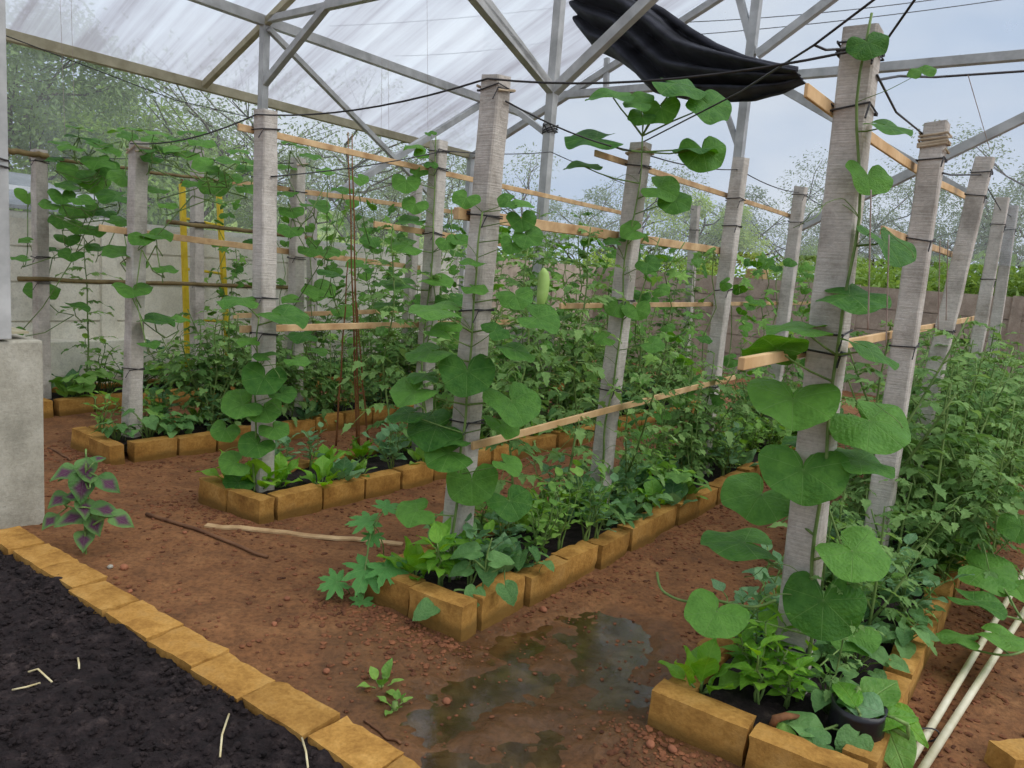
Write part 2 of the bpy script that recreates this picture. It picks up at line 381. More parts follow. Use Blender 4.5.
# walls
def slab_wall(name, a, b, nrm, ztop, joints, th, mat, cope=True):
    mb=MB(); a=Vector(a); b=Vector(b); t=(b-a).normalized(); L=(b-a).length; z0=-.1
    for z1 in joints+[ztop]:
        mb.box((a+b)/2+Z*((z0+z1)/2)-nrm*th/2, t*(L/2), nrm*(th/2), Z*((z1-z0)/2-.008)); z0=z1
    mb.box((a+b)/2+Z*(ztop/2)-nrm*(th/2), t*(L/2), nrm*(th/2-.02), Z*(ztop/2-.01))
    if cope: 
        k=2.15
        for i in range(int(L/k)+1):
            p=a+t*(i*k+.4)
            mb.box(p+Z*(ztop/2)+nrm*.01, t*.07, nrm*.03, Z*(ztop/2+.01))
    return solo(name, mb, mat, kind='structure', origin=(a+b)/2)
slab_wall('wall_left', uv(-1,-7.5), uv(8.9,-7.5), W, 1.66, [.35,.7,1.05,1.36], .1, MAT['wall_l'])
slab_wall('wall_rear', uv(8.9,-7.5), uv(12.9,-7.5), W, 1.66, [.35,.68,1.0,1.33], .1, MAT['wall_b'])
slab_wall('wall_back', uv(12.9,-7.55), uv(12.9,6), -U, 1.66, [.35,.68,1.0,1.33], .1, MAT['wall_b'])
mb=MB(); mb.box(uv(3.2,-7.4,.27), U*1.45, W*.1, Z*.27); solo('trim_1', mb, MAT['wall_l'], kind='structure', bevel=.01)
# side film above the left wall and end film over the gable
def sheet(name, a, b, z0, z1, mat, kind='structure', nx=30, nz=4, amp=.012, th=.003):
    a=Vector(a); b=Vector(b); mb=MB(); nr=(b-a).normalized().cross(Z)
    P=[]; 
    for j in range(nz+1):
        for i in range(nx+1):
            q=a+(b-a)*(i/nx)+Z*(z0+(z1-z0)*j/nz); P.append(q+nr*amp*noise.noise(q*1.7))
    mb.add(P, [(j*(nx+1)+i, j*(nx+1)+i+1, (j+1)*(nx+1)+i+1, (j+1)*(nx+1)+i) for j in range(nz) for i in range(nx)])
    return solo(name, mb, mat, kind=kind, smooth=True, origin=(a+b)/2)
sheet('window_1', uv(-1,-7.46), uv(8.9,-7.42), 1.6, 3.12, MAT['film'])
sheet('window_2', uv(8.95,-7.4), uv(8.95,4), 1.9, 5.6, MAT['film_end'])
# roof: left slope, seven sheets joined side by side
RV0, RZ0, SL=-7.45, 3.12, .489
def roofz(v): return RZ0+SL*(v-RV0)
mb=MB(); P=[]; UVs=[]; nu=90; nvv=10; u0, u1, v1=-2.5, 8.92, -3.3
for i in range(nu+1):
    for j in range(nvv+1):
        u=u0+(u1-u0)*i/nu; v=RV0-.12+(v1-RV0+.12)*j/nvv
        P.append(uv(u, v, roofz(v)+.02+.012*math.sin(u*2*PI/.28))); UVs.append((u, v))
mb.add(P, [(i*(nvv+1)+j, (i+1)*(nvv+1)+j, (i+1)*(nvv+1)+j+1, i*(nvv+1)+j+1) for i in range(nu) for j in range(nvv)], 0, UVs)
solo('ceiling', mb, MAT['roof'], kind='structure', smooth=True, origin=uv(3,-5.5,4))

# ------------------------------------------------------------------ steel frame
def member(root, name, pts, w, mat='steel'):
    mb=MB()
    for a, b in zip(pts[:-1], pts[1:]): mb.beam(a, b, w, w)
    return part(name, mb, MAT[mat], root, bevel=.004)
mb=MB(); mb.beam(uv(-1.5,-7.42,3.07), uv(8.92,-7.42,3.07), .08, .09)
solo('eave_beam', mb, MAT['steel_dark'], 'grimy steel eave beam under the low left edge of the roof', 'beam', bevel=.004)
mb=MB(); mb.beam(uv(-1.5,-6.42,3.57), uv(8.92,-6.42,3.57), .07, .09)
solo('purlin', mb, MAT['steel'], 'long grey steel purlin running under the streaked roof sheets', 'beam', bevel=.004)
# frame above the left bay
t=thing('roof_truss', uv(4.6,-6.42,0), 'steel column with fanning braces behind the clean pale post', 'truss')
member(t, 'column', [uv(4.6,-6.42,-.05), uv(4.6,-6.42,3.56)], .07)
member(t, 'rafter', [uv(4.6,-7.42,3.06), uv(4.6,-3.4,roofz(-3.4)-.08)], .06, 'steel_dark')
member(t, 'tie_beam', [uv(4.6,-6.42,3.58), uv(4.6,-3.4,3.62)], .06)
member(t, 'brace', [uv(4.6,-6.40,3.02), on_u(332,0,4.6), uv(4.6,-4.9,4.1)], .06)
member(t, 'brace', [uv(4.6,-6.37,3.5), on_v(412,176,-6.37), on_v(432,197,-6.37)], .05)
member(t, 'brace', [on_v(330,198,-6.45), on_v(520,80,-6.45)], .07)
# pedestal columns
def ped(label, u, v, w, h, ztop, txt):
    p=uv(u, v, 0); t=thing('steel_column', p, label, 'column')
    mb=MB(); mb.box(p+Z*(h/2-.02), U*(w/2), W*(w/2), Z*(h/2)); part('pedestal', mb, MAT['pedestal'], t, bevel=.012)
    mb=MB(); mb.box(p+Z*(h-.015+.03), U*(w*.36), W*(w*.36), Z*.006); part('base_plate', mb, MAT['steel_dark'], t)
    q=uv(*txt) if txt else p; mb=MB(); mb.beam(q+Z*(h-.01), q+Z*ztop, .08, .08, upref=U); part('column', mb, MAT['steel'], t, bevel=.005)
    return t
pL=ped('grey steel column on a cream pedestal at the left edge', 1.57, -4.345, .34, .98, 4.6, (1.55,-4.195))
tw=MB(); q=uv(1.55,-4.195,0)
tw.tube([q+Z*z+U*(.055*math.cos(a))+W*(.055*math.sin(a)) for a, z in [(k*PI/4, 1.78+.004*k) for k in range(18)]], .005, 5); part('tie_wire', tw, MAT['wire'], pL)
p2=ped('grey steel column in the centre with several braces meeting near its top', 5.9, -4.05, .3, 1.0, 4.62, None)
N2=on_v(553,92,-4.05)
for end, w in ((on_v(470,-8,-4.05), .075), (on_v(524,-6,-4.05)-U*1.0, .075), (on_u(655,-6,5.9), .085), (on_u(640,-2,5.9)+U*.12, .07)):
    member(p2, 'brace', [N2, end], w)
member(p2, 'brace', [on_u(548,135,5.95), on_u(500,98,5.95)], .05)
tw=MB(); tw.tube([N2-Z*(.28+.02*(k%5))+U*(.07*math.cos(k*.9))+W*(.07*math.sin(k*.9)) for k in range(26)], .006, 5); part('tie_wire', tw, MAT['wire'], p2)
# gable end frame
GU=8.82
g3=thing('gable_frame', uv(GU,-3.4,0), 'grey steel end frame with a level tie beam and crossing braces at upper right', 'truss')
member(g3, 'column', [uv(GU,-3.4,-.05), uv(GU,-3.4,roofz(-3.4)-.1)], .1)
member(g3, 'column', [uv(GU,.4,-.05), uv(GU,.4,4.9)], .1)
member(g3, 'column', [uv(GU,-7.38,-.05), uv(GU,-7.38,3.03)], .08)
member(g3, 'tie_beam', [uv(GU,-6.1,3.8), uv(GU,.5,3.84)], .09)
member(g3, 'rafter', [uv(GU,-7.42,3.02), uv(GU,-3.4,roofz(-3.4)-.14)], .08)
for a, b, w in (((755,55),(738,-8),.08), ((757,55),(838,-6),.09), ((741,155),(724,105),.06), ((775,84),(985,205),.09), ((1040,110),(790,232),.09), ((606,90),(607,58),.06)):
    member(g3, 'brace', [on_u(*a, GU), on_u(*b, GU)], w)
# shade net bundle hanging from the frame
t=thing('shade_net', on_u(690,50,7.0), 'bunched black shade net sagging from the roof frame', 'net')
top=[(566,-22),(596,-16),(632,-4),(662,12),(690,32),(715,47),(745,60),(775,67),(797,71)]
bot=[(564,16),(578,40),(600,50),(622,66),(642,86),(690,93),(742,95),(772,88),(797,75)]
mb=MB(); P=[]; nr=24; cols=61
for i in range(cols):
    s=i/(cols-1)*(len(top)-1); k=min(int(s), len(top)-2); f=s-k
    a=(top[k][0]*(1-f)+top[k+1][0]*f, top[k][1]*(1-f)+top[k+1][1]*f); b=(bot[k][0]*(1-f)+bot[k+1][0]*f, bot[k][1]*(1-f)+bot[k+1][1]*f)
    for j in range(nr+1):
        w=j/nr; du=.2*math.sin(w*PI*6+1.2*math.sin(i*.16)+i*.05)*(.35+.65*math.sin(PI*min(1,i/(cols-1)*1.05)))
        P.append(on_u(a[0]*(1-w)+b[0]*w, a[1]*(1-w)+b[1]*w, 7.0)+U*(du+.25*w))
mb.add(P, [(i*(nr+1)+j, (i+1)*(nr+1)+j, (i+1)*(nr+1)+j+1, i*(nr+1)+j+1) for i in range(cols-1) for j in range(nr)])
o=part('net', mb, MAT['cloth'], t, smooth=True)
md=o.modifiers.new('thickness', 'SOLIDIFY'); md.thickness=.012
md=o.modifiers.new('smooth', 'SUBSURF'); md.levels=1; md.render_levels=1
mb=MB(); mb.tube([on_u(x, y-1, 7.0) for x, y in top], .03, 8); part('rolled_edge', mb, MAT['cloth'], t, smooth=True)

# ------------------------------------------------------------------ beds: bricks and soil
def brick_mesh(seed, L, D, H):
    r=random.Random(seed); mb=MB(); nx, ny, nz=7, 3, 4; idx={}
    def vid(i, j, k):
        if (i, j, k) in idx: return idx[(i, j, k)]
        x, y, z=(i/nx-.5), (j/ny-.5), k/nz
        p=Vector((x*L, y*D, z*H)); q=p*18+Vector((seed*3.1, 0, 0))
        e=sum((abs(x)>.49, abs(y)>.49, z>.99))
        ins=.0 if e<2 else (.0025+.012*max(0, noise.noise(p*22+Vector((seed,0,0)))-.1))
        p=p+Vector((noise.noise(q), noise.noise(q+Vector((9,0,0))), noise.noise(q+Vector((0,9,0)))))*.004
        if e>=2:
            if abs(x)>.49: p.x-= math.copysign(ins, x)
            if abs(y)>.49: p.y-= math.copysign(ins, y)
            if z>.99: p.z-= ins*.8
        mb.v.append(tuple(p)); mb.uv.append((.5,.5)); idx[(i,j,k)]=len(mb.v)-1; return len(mb.v)-1
    def quad(a, b, c, d): mb.f.append([a, b, c, d]); mb.m.append(0)
    for i in range(nx):
        for j in range(ny):
            quad(vid(i,j,nz), vid(i+1,j,nz), vid(i+1,j+1,nz), vid(i,j+1,nz)); quad(vid(i,j,0), vid(i,j+1,0), vid(i+1,j+1,0), vid(i+1,j,0))
        for k in range(nz):
            quad(vid(i,0,k), vid(i+1,0,k), vid(i+1,0,k+1), vid(i,0,k+1)); quad(vid(i,ny,k), vid(i,ny,k+1), vid(i+1,ny,k+1), vid(i+1,ny,k))
    for j in range(ny):
        for k in range(nz):
            quad(vid(0,j,k), vid(0,j,k+1), vid(0,j+1,k+1), vid(0,j+1,k)); quad(vid(nx,j,k), vid(nx,j+1,k), vid(nx,j+1,k+1), vid(nx,j,k+1))
    me=mb.mesh('brick', MAT['brick'], True); me.set_sharp_from_angle(angle=math.radians(42)); return me
BM=[brick_mesh(i+1, .305, .105, .155) for i in range(7)]
FM=[brick_mesh(i+31, .30, .155, .10) for i in range(6)]
def put_brick(me, u, v, along_u, label, group, z=0.0, tilt=0, jy=0, sx=1):
    o=link('brick', me); a=math.atan2(U.y, U.x) if along_u else math.atan2(W.y, W.x)
    o.location=uv(u, v, z); o.rotation_euler=(rnd.uniform(-1,1)*tilt, rnd.uniform(-1,1)*tilt, a+jy+(PI if rnd.random()<.5 else 0)); o.scale=(sx,1,1)
    return tag(o, label, 'brick', group)
BEDN={0:'leftmost bed', 1:'second bed from left', 2:'third bed from left', 3:'middle puddle bed', 4:'nearest right bed'}
for b in range(5):
    v0, v1=BEDV[b]; u0, u1=BEDU[b]; g='bricks edging the '+BEDN[b]
    nf=2; wv=(v1-v0)/nf
    for k in range(nf):
        side='right' if k==1 else 'left'
        put_brick(BM[rnd.randrange(7)], u0+.05+rnd.uniform(-.012,.012)-(.03 if (b, k)==(1, 1) else 0), v0+wv*(k+.5), False, '%s tan brick in the short front end of the %s'%(side, BEDN[b]), g, -.012, .02, rnd.uniform(-.05,.05), wv/.315)
    for sd, vv in (('right', v1-.05), ('left', v0+.05)):
        u=u0+.13; k=0
        while u<u1-.2:
            L=rnd.uniform(.29,.335)
            put_brick(BM[rnd.randrange(7)], u+L/2, vv+rnd.uniform(-.012,.012), True, '%s tan brick back along the %s side of the %s'%(ORD[k], sd, BEDN[b]), g, -.015+rnd.uniform(-.012,.01), .02, rnd.uniform(-.035,.035), (L-.008)/.305)
            u+=L+rnd.uniform(0,.012); k+=1
    mb=MB(); a=axis([(u0+.1, 4.5, .03), (4.5, u1, .1)]); c=axis([(v0+.1, v1-.1, .03)]); P=[]
    for u in a:
        for v in c:
            q=Vector((u, v, b)); P.append(uv(u, v, .105+.02*noise.noise(q*5)+.014*noise.noise(q*17)))
    m=len(c); mb.add(P, [(i*m+j, (i+1)*m+j, (i+1)*m+j+1, i*m+j+1) for i in range(len(a)-1) for j in range(m-1)])
    solo('bed_soil', mb, MAT['soil'], 'dark soil filling the %s'%BEDN[b], 'soil', kind='stuff', smooth=True)
# foreground border of bricks laid flat, soil to its left
v=-4.3; k=0
while v<-1.15:
    L=rnd.uniform(.27,.315)
    if v+L/2>-4.02:
        put_brick(FM[k%6], 1.475+rnd.uniform(-.01,.01), v+L/2, False, '%s flat tan brick from the pedestal, bordering the dark foreground soil'%ORD[k], 'flat bricks bordering the foreground soil', -.03+rnd.uniform(-.005,.008), .025, rnd.uniform(-.04,.04), (L-.008)/.30); k+=1
    v+=L+.004
mb=MB(); a=axis([(-.3,.5,.05),(.5,1.44,.0115)]); c=axis([(-5,-3.9,.05),(-3.9,-1.1,.0125)]); P=[]
for u in a:
    for v in c:
        q=Vector((u, v, 3)); z=.06+.026*noise.noise(q*2.3)+.02*noise.noise(q*8)+.016*noise.noise(q*23)+.009*noise.noise(q*50)
        z=z-.012*sm(1.25,1.42,u); P.append(uv(u, v, z))
m=len(c); mb.add(P, [(i*m+j, (i+1)*m+j, (i+1)*m+j+1, i*m+j+1) for i in range(len(a)-1) for j in range(m-1)])
def blob(mb, p, r, rr, flat=.7, mi=0):
    ax=[Vector((rr.uniform(-1,1), rr.uniform(-1,1), rr.uniform(-1,1))).normalized() for _ in range(1)][0]
    T=(1+5**.5)/2; V=[(-1,T,0),(1,T,0),(-1,-T,0),(1,-T,0),(0,-1,T),(0,1,T),(0,-1,-T),(0,1,-T),(T,0,-1),(T,0,1),(-T,0,-1),(-T,0,1)]
    rot=Matrix.Rotation(rr.uniform(0,6.28), 3, ax); vs=[]
    for x in V:
        q=rot@(Vector(x).normalized()*r*rr.uniform(.7,1.2)); q.z*=flat; vs.append(p+q)
    mb.add(vs, [(0,11,5),(0,5,1),(0,1,7),(0,7,10),(0,10,11),(1,5,9),(5,11,4),(11,10,2),(10,7,6),(7,1,8),(3,9,4),(3,4,2),(3,2,6),(3,6,8),(3,8,9),(4,9,5),(2,4,11),(6,2,10),(8,6,7),(9,8,1)], mi)
rr=random.Random(5)
for i in range(4200):
    u=rr.uniform(.55,1.38); v=rr.uniform(-3.85,-1.3); q=Vector((u, v, 3))
    blob(mb, uv(u, v, .064+.026*noise.noise(q*2.3)+.02*noise.noise(q*8)), rr.choice((.003,.004,.004,.006,.006,.009,.013)), rr, .85)
solo('garden_soil', mb, MAT['soil'], 'black crumbly soil filling the lower left foreground', 'soil', kind='stuff', smooth=False)
# red litter and crumbs strewn on the paths
mb=MB(); rr=random.Random(11)
def free(u, v):
    for b in range(5):
        if BEDV[b][0]-.01<v<BEDV[b][1]+.01 and u>BEDU[b][0]-.01: return False
    return u>1.57
i=0
while i<9000:
    if rr.random()<.6:
        b=rr.choice((2,3,3,4,4,1)); sgn=rr.choice((0,1)); dd=abs(rr.gauss(0,.16))
        if rr.random()<.25: u=BEDU[b][0]-dd; v=rr.uniform(BEDV[b][0]-.1, BEDV[b][1]+.1)
        else: v=BEDV[b][1]+dd if sgn else BEDV[b][0]-dd; u=rr.uniform(BEDU[b][0]-.2, 6.5)
    else: u=rr.uniform(1.6,5.5); v=rr.uniform(-4.9,.6)
    if not free(u, v): continue
    wetd=math.hypot((u-2.3)/.9, (v+1.38)/.4)
    if wetd<1 and rr.random()<.45: continue
    s=rr.choice((.004,.006,.008,.01,.014)); blob(mb, uv(u, v, (max(-.022, ground_z(u, v)) if wetd<1.1 else ground_z(u, v))+s*.2), s*(.7 if wetd<1 else 1), rr, .45); i+=1
solo('ground_litter', mb, MAT['litter'], 'reddish crumbs and dry litter scattered over the earth paths', 'litter', kind='stuff')
for k, (x, y, s, lab) in enumerate([(447,697,.020,'red stone on the mud left of the puddle'),(376,572,.028,'reddish stone below the papaya seedling'),(124,571,.024,'orange red stone beside the flat brick border by the weed'),(110,570,.018,'pale grey stone beside the purple leaved weed'),(185,537,.016,'small stone just below the brown stick'),(274,626,.016,'small red stone on open earth in the left middle'),(287,598,.02,'round red stone on open earth left of the papaya seedling'),(326,674,.02,'red stone near the flat brick border'),(543,609,.026,'red brick crumb against the right side of the middle bed'),(130,592,.016,'tan stone by the flat brick border below the weed'),(650,752,.02,'red crumb of stone below the front of the nearest bed'),(672,756,.022,'rust red stone under the front brick of the nearest bed')]):
    p=on_z(x, y, 0); p.z=ground_z(*guv(p)); mb=MB(); r2=random.Random(k); blob(mb, p+Z*s*.4, s, r2, .8)
    o=solo('stone', mb, MAT['stone'] if k!=3 else MAT['pedestal'], lab, 'stone', smooth=True); sb=o.modifiers.new('s', 'SUBSURF'); sb.levels=1; sb.render_levels=1

# ------------------------------------------------------------------ concrete posts
POSTS={}
ROWN={0:'row against the left wall', 1:'row in the second bed from the left wall', 2:'row in the third bed from the left wall', 3:'row in the middle bed', 4:'row in the nearest bed'}
def post(row, k, px, py, v, topx, topy, ties, label, w=.1, wound=0):
    P0=on_v(px, py, v); u, _=guv(P0); base=uv(u, v, .0); tp=at(topx, topy, P0.y)
    lean=(tp-P0)/max(.2, (tp.z-P0.z)); base=P0-lean*P0.z; base.z=-.05; top=tp
    t=thing('concrete_post', Vector((base.x, base.y, 0)), label, 'post', 'concrete trellis posts')
    mb=MB(); N=14; P=[]; a=(top-base)
    for i in range(N+1):
        c=base+a*(i/N); ww=w*(1.04-.1*i/N)/2
        for sx, sy in ((-1,-1),(1,-1),(1,1),(-1,1)):
            for e in (0, 1):
                ch=.86
                fx, fy=((sx, sy*ch) if (e==0)==(sx*sy>0) else (sx*ch, sy))
                q=c+U*(fx*ww)+W*(fy*ww); q=q+Vector((noise.noise(q*9), noise.noise(q*9+Vector((5,0,0))), 0))*.006
                if i==N: q.z+=.012*noise.noise(q*25)
                P.append(q)
    Fs=[(i*8+j, i*8+(j+1)%8, (i+1)*8+(j+1)%8, (i+1)*8+j) for i in range(N) for j in range(8)]+[tuple(range(8))[::-1], tuple(range(N*8, N*8+8))]
    mb.add(P, Fs); part('shaft', mb, MAT['post'], t)
    def at_z(z): return base+a*((z-base.z)/(top.z-base.z))
    for ty in ties:
        z=at(topx+(px-topx)*(ty-topy)/(py-topy+1e-6), ty, P0.y).z; c=at_z(z); m=MB(); h=w/2+.004; pts=[]
        for q in range(2):
            for sx, sy in ((-1,-1),(1,-1),(1,1),(-1,1)): pts.append(c+U*(sx*h)+W*(sy*h)+Z*rnd.uniform(-.012,.012))
        pts += [pts[-1]+(-U*.03-Z*.05)]
        m.tube(pts, .0035, 5); part('tie_wire', m, MAT['wire'], t)
    if wound:
        m=MB(); h=w/2+.006; pts=[]
        for q in range(wound):
            for sx, sy in ((-1,-1),(1,-1),(1,1),(-1,1)): pts.append(at_z(top.z-.05-.012*q+rnd.uniform(-.018,.018))+U*(sx*h)+W*(sy*h))
        m.tube(pts, .006, 5); part('wound_twine', m, MAT['twine'], t)
    POSTS[(row, k)]=(base, top)
    return t
post(4,0,836,272,-.66,863,30,[48,52,56,110,332,352,640],'tallest rough grey concrete post, at right, with a gourd vine climbing it',.108,0)
post(4,1,914,280,-.65,937,124,[160,240,345],'grey concrete post with pale twine wound round its top, right of the tallest post',.104,6)
post(4,2,955,285,-.65,985,158,[172,196,330],'grey post rising from tomato bushes, third from the front in the nearest bed',.104)
post(4,3,987,287,-.65,1003,198,[226,280],'concrete post, fourth from the front in the nearest bed',.1)
post(4,4,1001,290,-.65,1013,206,[230],'concrete post, fifth from the front in the nearest bed, by the right edge',.1)
post(3,0,482,247,-2.1,497,77,[90,215,310,420],'pale concrete post with big gourd leaves at the front of the middle bed',.1,1)
post(3,1,627,258,-2.1,641,143,[167,300,388],'mossy grey concrete post under a crown of gourd leaves, second in the middle bed',.1,2)
post(3,2,727,265,-2.1,741,158,[200,225,290,386],'concrete post with one whitened edge, third in the middle bed',.1)
post(3,3,790,270,-2.1,801,187,[195,222],'concrete post, fourth in the middle bed, left of the tallest post',.1)
post(2,0,265,230,-3.72,266,111,[130,298,334],'clean pale concrete post at the front of the third bed from left',.1)
post(2,1,433,243,-3.72,439,142,[152,169,234],'concrete post with a vine tip on top, second in the third bed',.1)
post(2,2,692,262,-3.72,696,206,[230],'slim far concrete post at the back of the third bed',.09)
post(1,0,137,220,-5.3,139,142,[236,368],'leaf topped concrete post at the front of the second bed from left',.1,2)
post(1,1,297,232,-5.3,298,158,[192,232,258],'concrete post behind the leafy one, second in the second bed from left',.1,1)
post(1,2,413,243,-5.3,417,182,[250],'far concrete post, third in the second bed from left',.09)
post(0,0,40,215,-6.95,39,150,[162,257,282],'concrete post with dark wire knot nearest the left end of the wall',.1,1)
post(0,1,197,225,-6.95,197,150,[222,283],'pale concrete post by the yellow ladder at the left wall',.1)
post(0,2,312,234,-6.95,312,190,[240],'far concrete post against the left wall behind two nearer posts',.09)

# ------------------------------------------------------------------ slats, poles, wires
def slat(px0, px1, v, w, h, mat, label, name='slat', grp='bamboo and wood slats tied to the posts', sag=0.0):
    a=on_v(*px0, v); b=on_v(*px1, v); mb=MB(); n=8; t=(b-a).normalized(); P=[]
    q=t.cross(W).normalized()
    for i in range(n+1):
        c=a+(b-a)*(i/n)+Z*(-sag*math.sin(PI*i/n))+Z*.004*noise.noise(Vector((i*.9, v*7, px0[0])))
        for sx, sy in ((-1,-1),(1,-1),(1.0,1),(-1,1)): P.append(c+W*(sx*w/2)+q*(sy*h/2*(1+.12*noise.noise(Vector((i*1.7, v, px0[1]))))))
    mb.add(P, [(i*4+j, i*4+(j+1)%4, (i+1)*4+(j+1)%4, (i+1)*4+j) for i in range(n) for j in range(4)]+[(3,2,1,0), (n*4, n*4+1, n*4+2, n*4+3)])
    return solo(name, mb, MAT[mat], label, 'slat', grp, bevel=.003)
slat((741,364),(976,318),-.735,.02,.038,'wood','pale sawn slat behind the tallest post, its cut end pointing left','wooden_strip')
slat((806,90),(972,199),-.735,.012,.04,'wood','curved pale slat slanting down right from behind the top of the tallest post','wooden_strip',sag=.03)
slat((882,230),(962,258),-.71,.015,.035,'bamboo','short tan slat crossing the twine topped post at mid height','bamboo_strip')
slat((595,153),(800,219),-2.17,.012,.035,'bamboo','bamboo slat high across the mossy post and the two behind it','bamboo_strip')
slat((456,213),(722,251),-2.17,.03,.05,'bamboo','thick half bamboo with an open end beside the pale middle bed post','bamboo_strip')
slat((472,446),(735,377),-2.03,.015,.036,'wood','long pale slat low along the left edge of the middle bed','wooden_strip')
slat((560,306),(812,303),-2.17,.015,.03,'bamboo','tan slat at chest height behind the mossy post','bamboo_strip')
slat((238,127),(640,217),-3.79,.015,.038,'bamboo','long bamboo slat high across the clean pale post, running right','bamboo_strip')
slat((374,224),(520,247),-3.79,.015,.04,'bamboo','tan slat at head height on the post with the vine tip','bamboo_strip')
slat((240,329),(510,322),-3.79,.015,.04,'bamboo','long tan slat at waist height behind the clean pale post','bamboo_strip')
slat((233,316),(400,311),-5.36,.015,.04,'bamboo','pale slat just above the waist high slat, one row further back','bamboo_strip')
slat((232,182),(470,214),-5.36,.015,.04,'bamboo','tan slat high on the second post of the second bed from the wall','bamboo_strip')
slat((99,228),(420,268),-5.36,.015,.045,'bamboo','orange tan slat at head height across the leaf topped post','bamboo_strip')
def pole(a, b, v, r, label, mat='pole'):
    A=on_v(*a, v); B=on_v(*b, v); mb=MB(); n=14; pts=[]; rad=[]
    for i in range(n+1):
        pts.append(A+(B-A)*(i/n)+Z*.012*noise.noise(Vector((i*.6, v, a[0])))); rad.append(r*(1.12 if i%3==0 else 1))
    mb.tube(pts, rad, 10); return solo('bamboo_pole', mb, MAT[mat], label, 'pole', 'round bamboo poles along the left wall', smooth=True)
pole((167,222),(312,238),-6.88,.02,'dark bamboo pole crossing the yellow ladder at head height')
pole((18,279),(318,288),-6.88,.018,'long brown bamboo pole at waist height along the left wall')
pole((4,150),(48,156),-6.88,.022,'short bamboo pole at the top of the leftmost post')
pole((60,160),(258,186),-6.88,.014,'thin bent pole under the leafy canopy at left')
def cane(a, b, zb, label):
    A=on_z(*b, zb); B=at(*a, A.y-.02); mb=MB(); n=12
    mb.tube([A+(B-A)*(i/n)+(rt*.01)*noise.noise(Vector((i*.5, a[0], 0))) for i in range(n+1)], [.008-.004*i/n for i in range(n+1)], 7)
    solo('garden_cane', mb, MAT['cane'], label, 'cane', 'upright canes in the third bed', smooth=True)
cane((348,132),(357,446),.1,'tallest brown cane standing upright in the third bed from the wall')
cane((352,134),(359,452),.1,'second brown cane leaning against the tallest upright cane')
cane((348,262),(336,446),.1,'thin dark cane left of the pair of tall canes')
cane((356,300),(368,444),.1,'short reddish cane right of the pair of tall canes')
def wire(pts, r, label, mat='wire', name='wire', sag=.0, cat='wire', grp=None, N=10):
    out=[]
    for a, b in zip(pts[:-1], pts[1:]):
        for i in range(N): out.append(a+(b-a)*(i/N)-Z*sag*4*(i/N)*(1-i/N))
    out.append(pts[-1]); mb=MB(); mb.tube(out, r, 5)
    return solo(name, mb, MAT[mat], label, cat, grp, smooth=True)
TP=lambda r, k, d=.05: POSTS[(r, k)][1]-Z*d
wire([TP(1,0,.02)-U*.06, TP(2,0,.03)-U*.06, TP(3,0,.02)-U*.06, TP(4,0,.08)-U*.07], .0045, 'dark wire strung across the tops of the four front posts', sag=.05)
wire([TP(4,0,.07)-U*.06, at(826,50,2.42), at(814,45,2.42)], .004, 'short dark wire loop tied to the top of the tallest post')
wire([TP(4,0,.06)+W*.06, at(918,-5,2.35)], .004, 'second dark wire rising right beside the first from the tallest post')
wire([TP(3,1,.0), at(740,92,3.3), at(814,45,2.42), at(884,-8,2.25)], .004, 'dark wire from the mossy post past the tallest post to the upper edge')
wire([TP(4,0,.14)+W*.06, on_v(896,112,-.62), TP(4,1,.04)-W*.055], .004, 'wire sloping from the tallest post to the twine topped post')
wire([TP(4,1,.22)+W*.055, at(951,175,4.2), TP(4,2,.1)], .005, 'kinked wire joining the twine topped post and the next one')
wire([TP(4,2,.12), TP(4,3,.1), TP(4,4,.1)], .004, 'wire along the far posts of the nearest bed')
wire([TP(2,0,.35)+W*.06, TP(2,1,.06)+W*.055, on_v(551,152,-3.9), TP(2,2,.05)], .004, 'wire along the post tops of the third bed from the wall', sag=.02)
wire([TP(1,0,.05), TP(1,1,.04), TP(1,2,.04)], .004, 'wire along the post tops of the second bed from the wall', sag=.03)
wire([TP(0,0,.05), TP(0,1,.04), TP(0,2,.04)], .004, 'wire along the post tops nearest the left wall', sag=.03)
wire([TP(3,0,.1)+W*.055, TP(3,1,.05), TP(3,2,.08), TP(3,3,.05), uv(12.8,-2.1,2.2)], .004, 'thin wire along the post tops of the middle bed', sag=.03)
wire([on_v(2,148,-6.9)-U*1.5, TP(0,0,.03)], .006, 'pair of dark wires from the left edge to the leftmost post')
wire([on_v(-30,22,-7.0), on_v(62,57,-7.0), on_v(175,100,-7.0), on_v(262,120,-7.0)], .0045, 'sagging cable under the roof edge at upper left', name='cable', cat='cable')
wire([at(878,80,2.7), at(900,76,3.0), at(935,77,3.2), at(1040,70,3.2)], .005, 'thin vine covered wire right of the tallest post top')
for k, (a, b, rr_) in enumerate((((690,22),(960,-4),.03), ((690,35),(1040,-6),.03), ((330,26),(600,2),.03), ((395,56),(560,40),.03))):
    wire([at(*a, 26), at(*b, 24)], rr_*.5, ['upper power line crossing the sky at right','lower power line crossing the sky at right','upper power line seen through the roof sheets','lower power line seen through the roof sheets'][k], name='power_line', sag=.1, cat='power line')
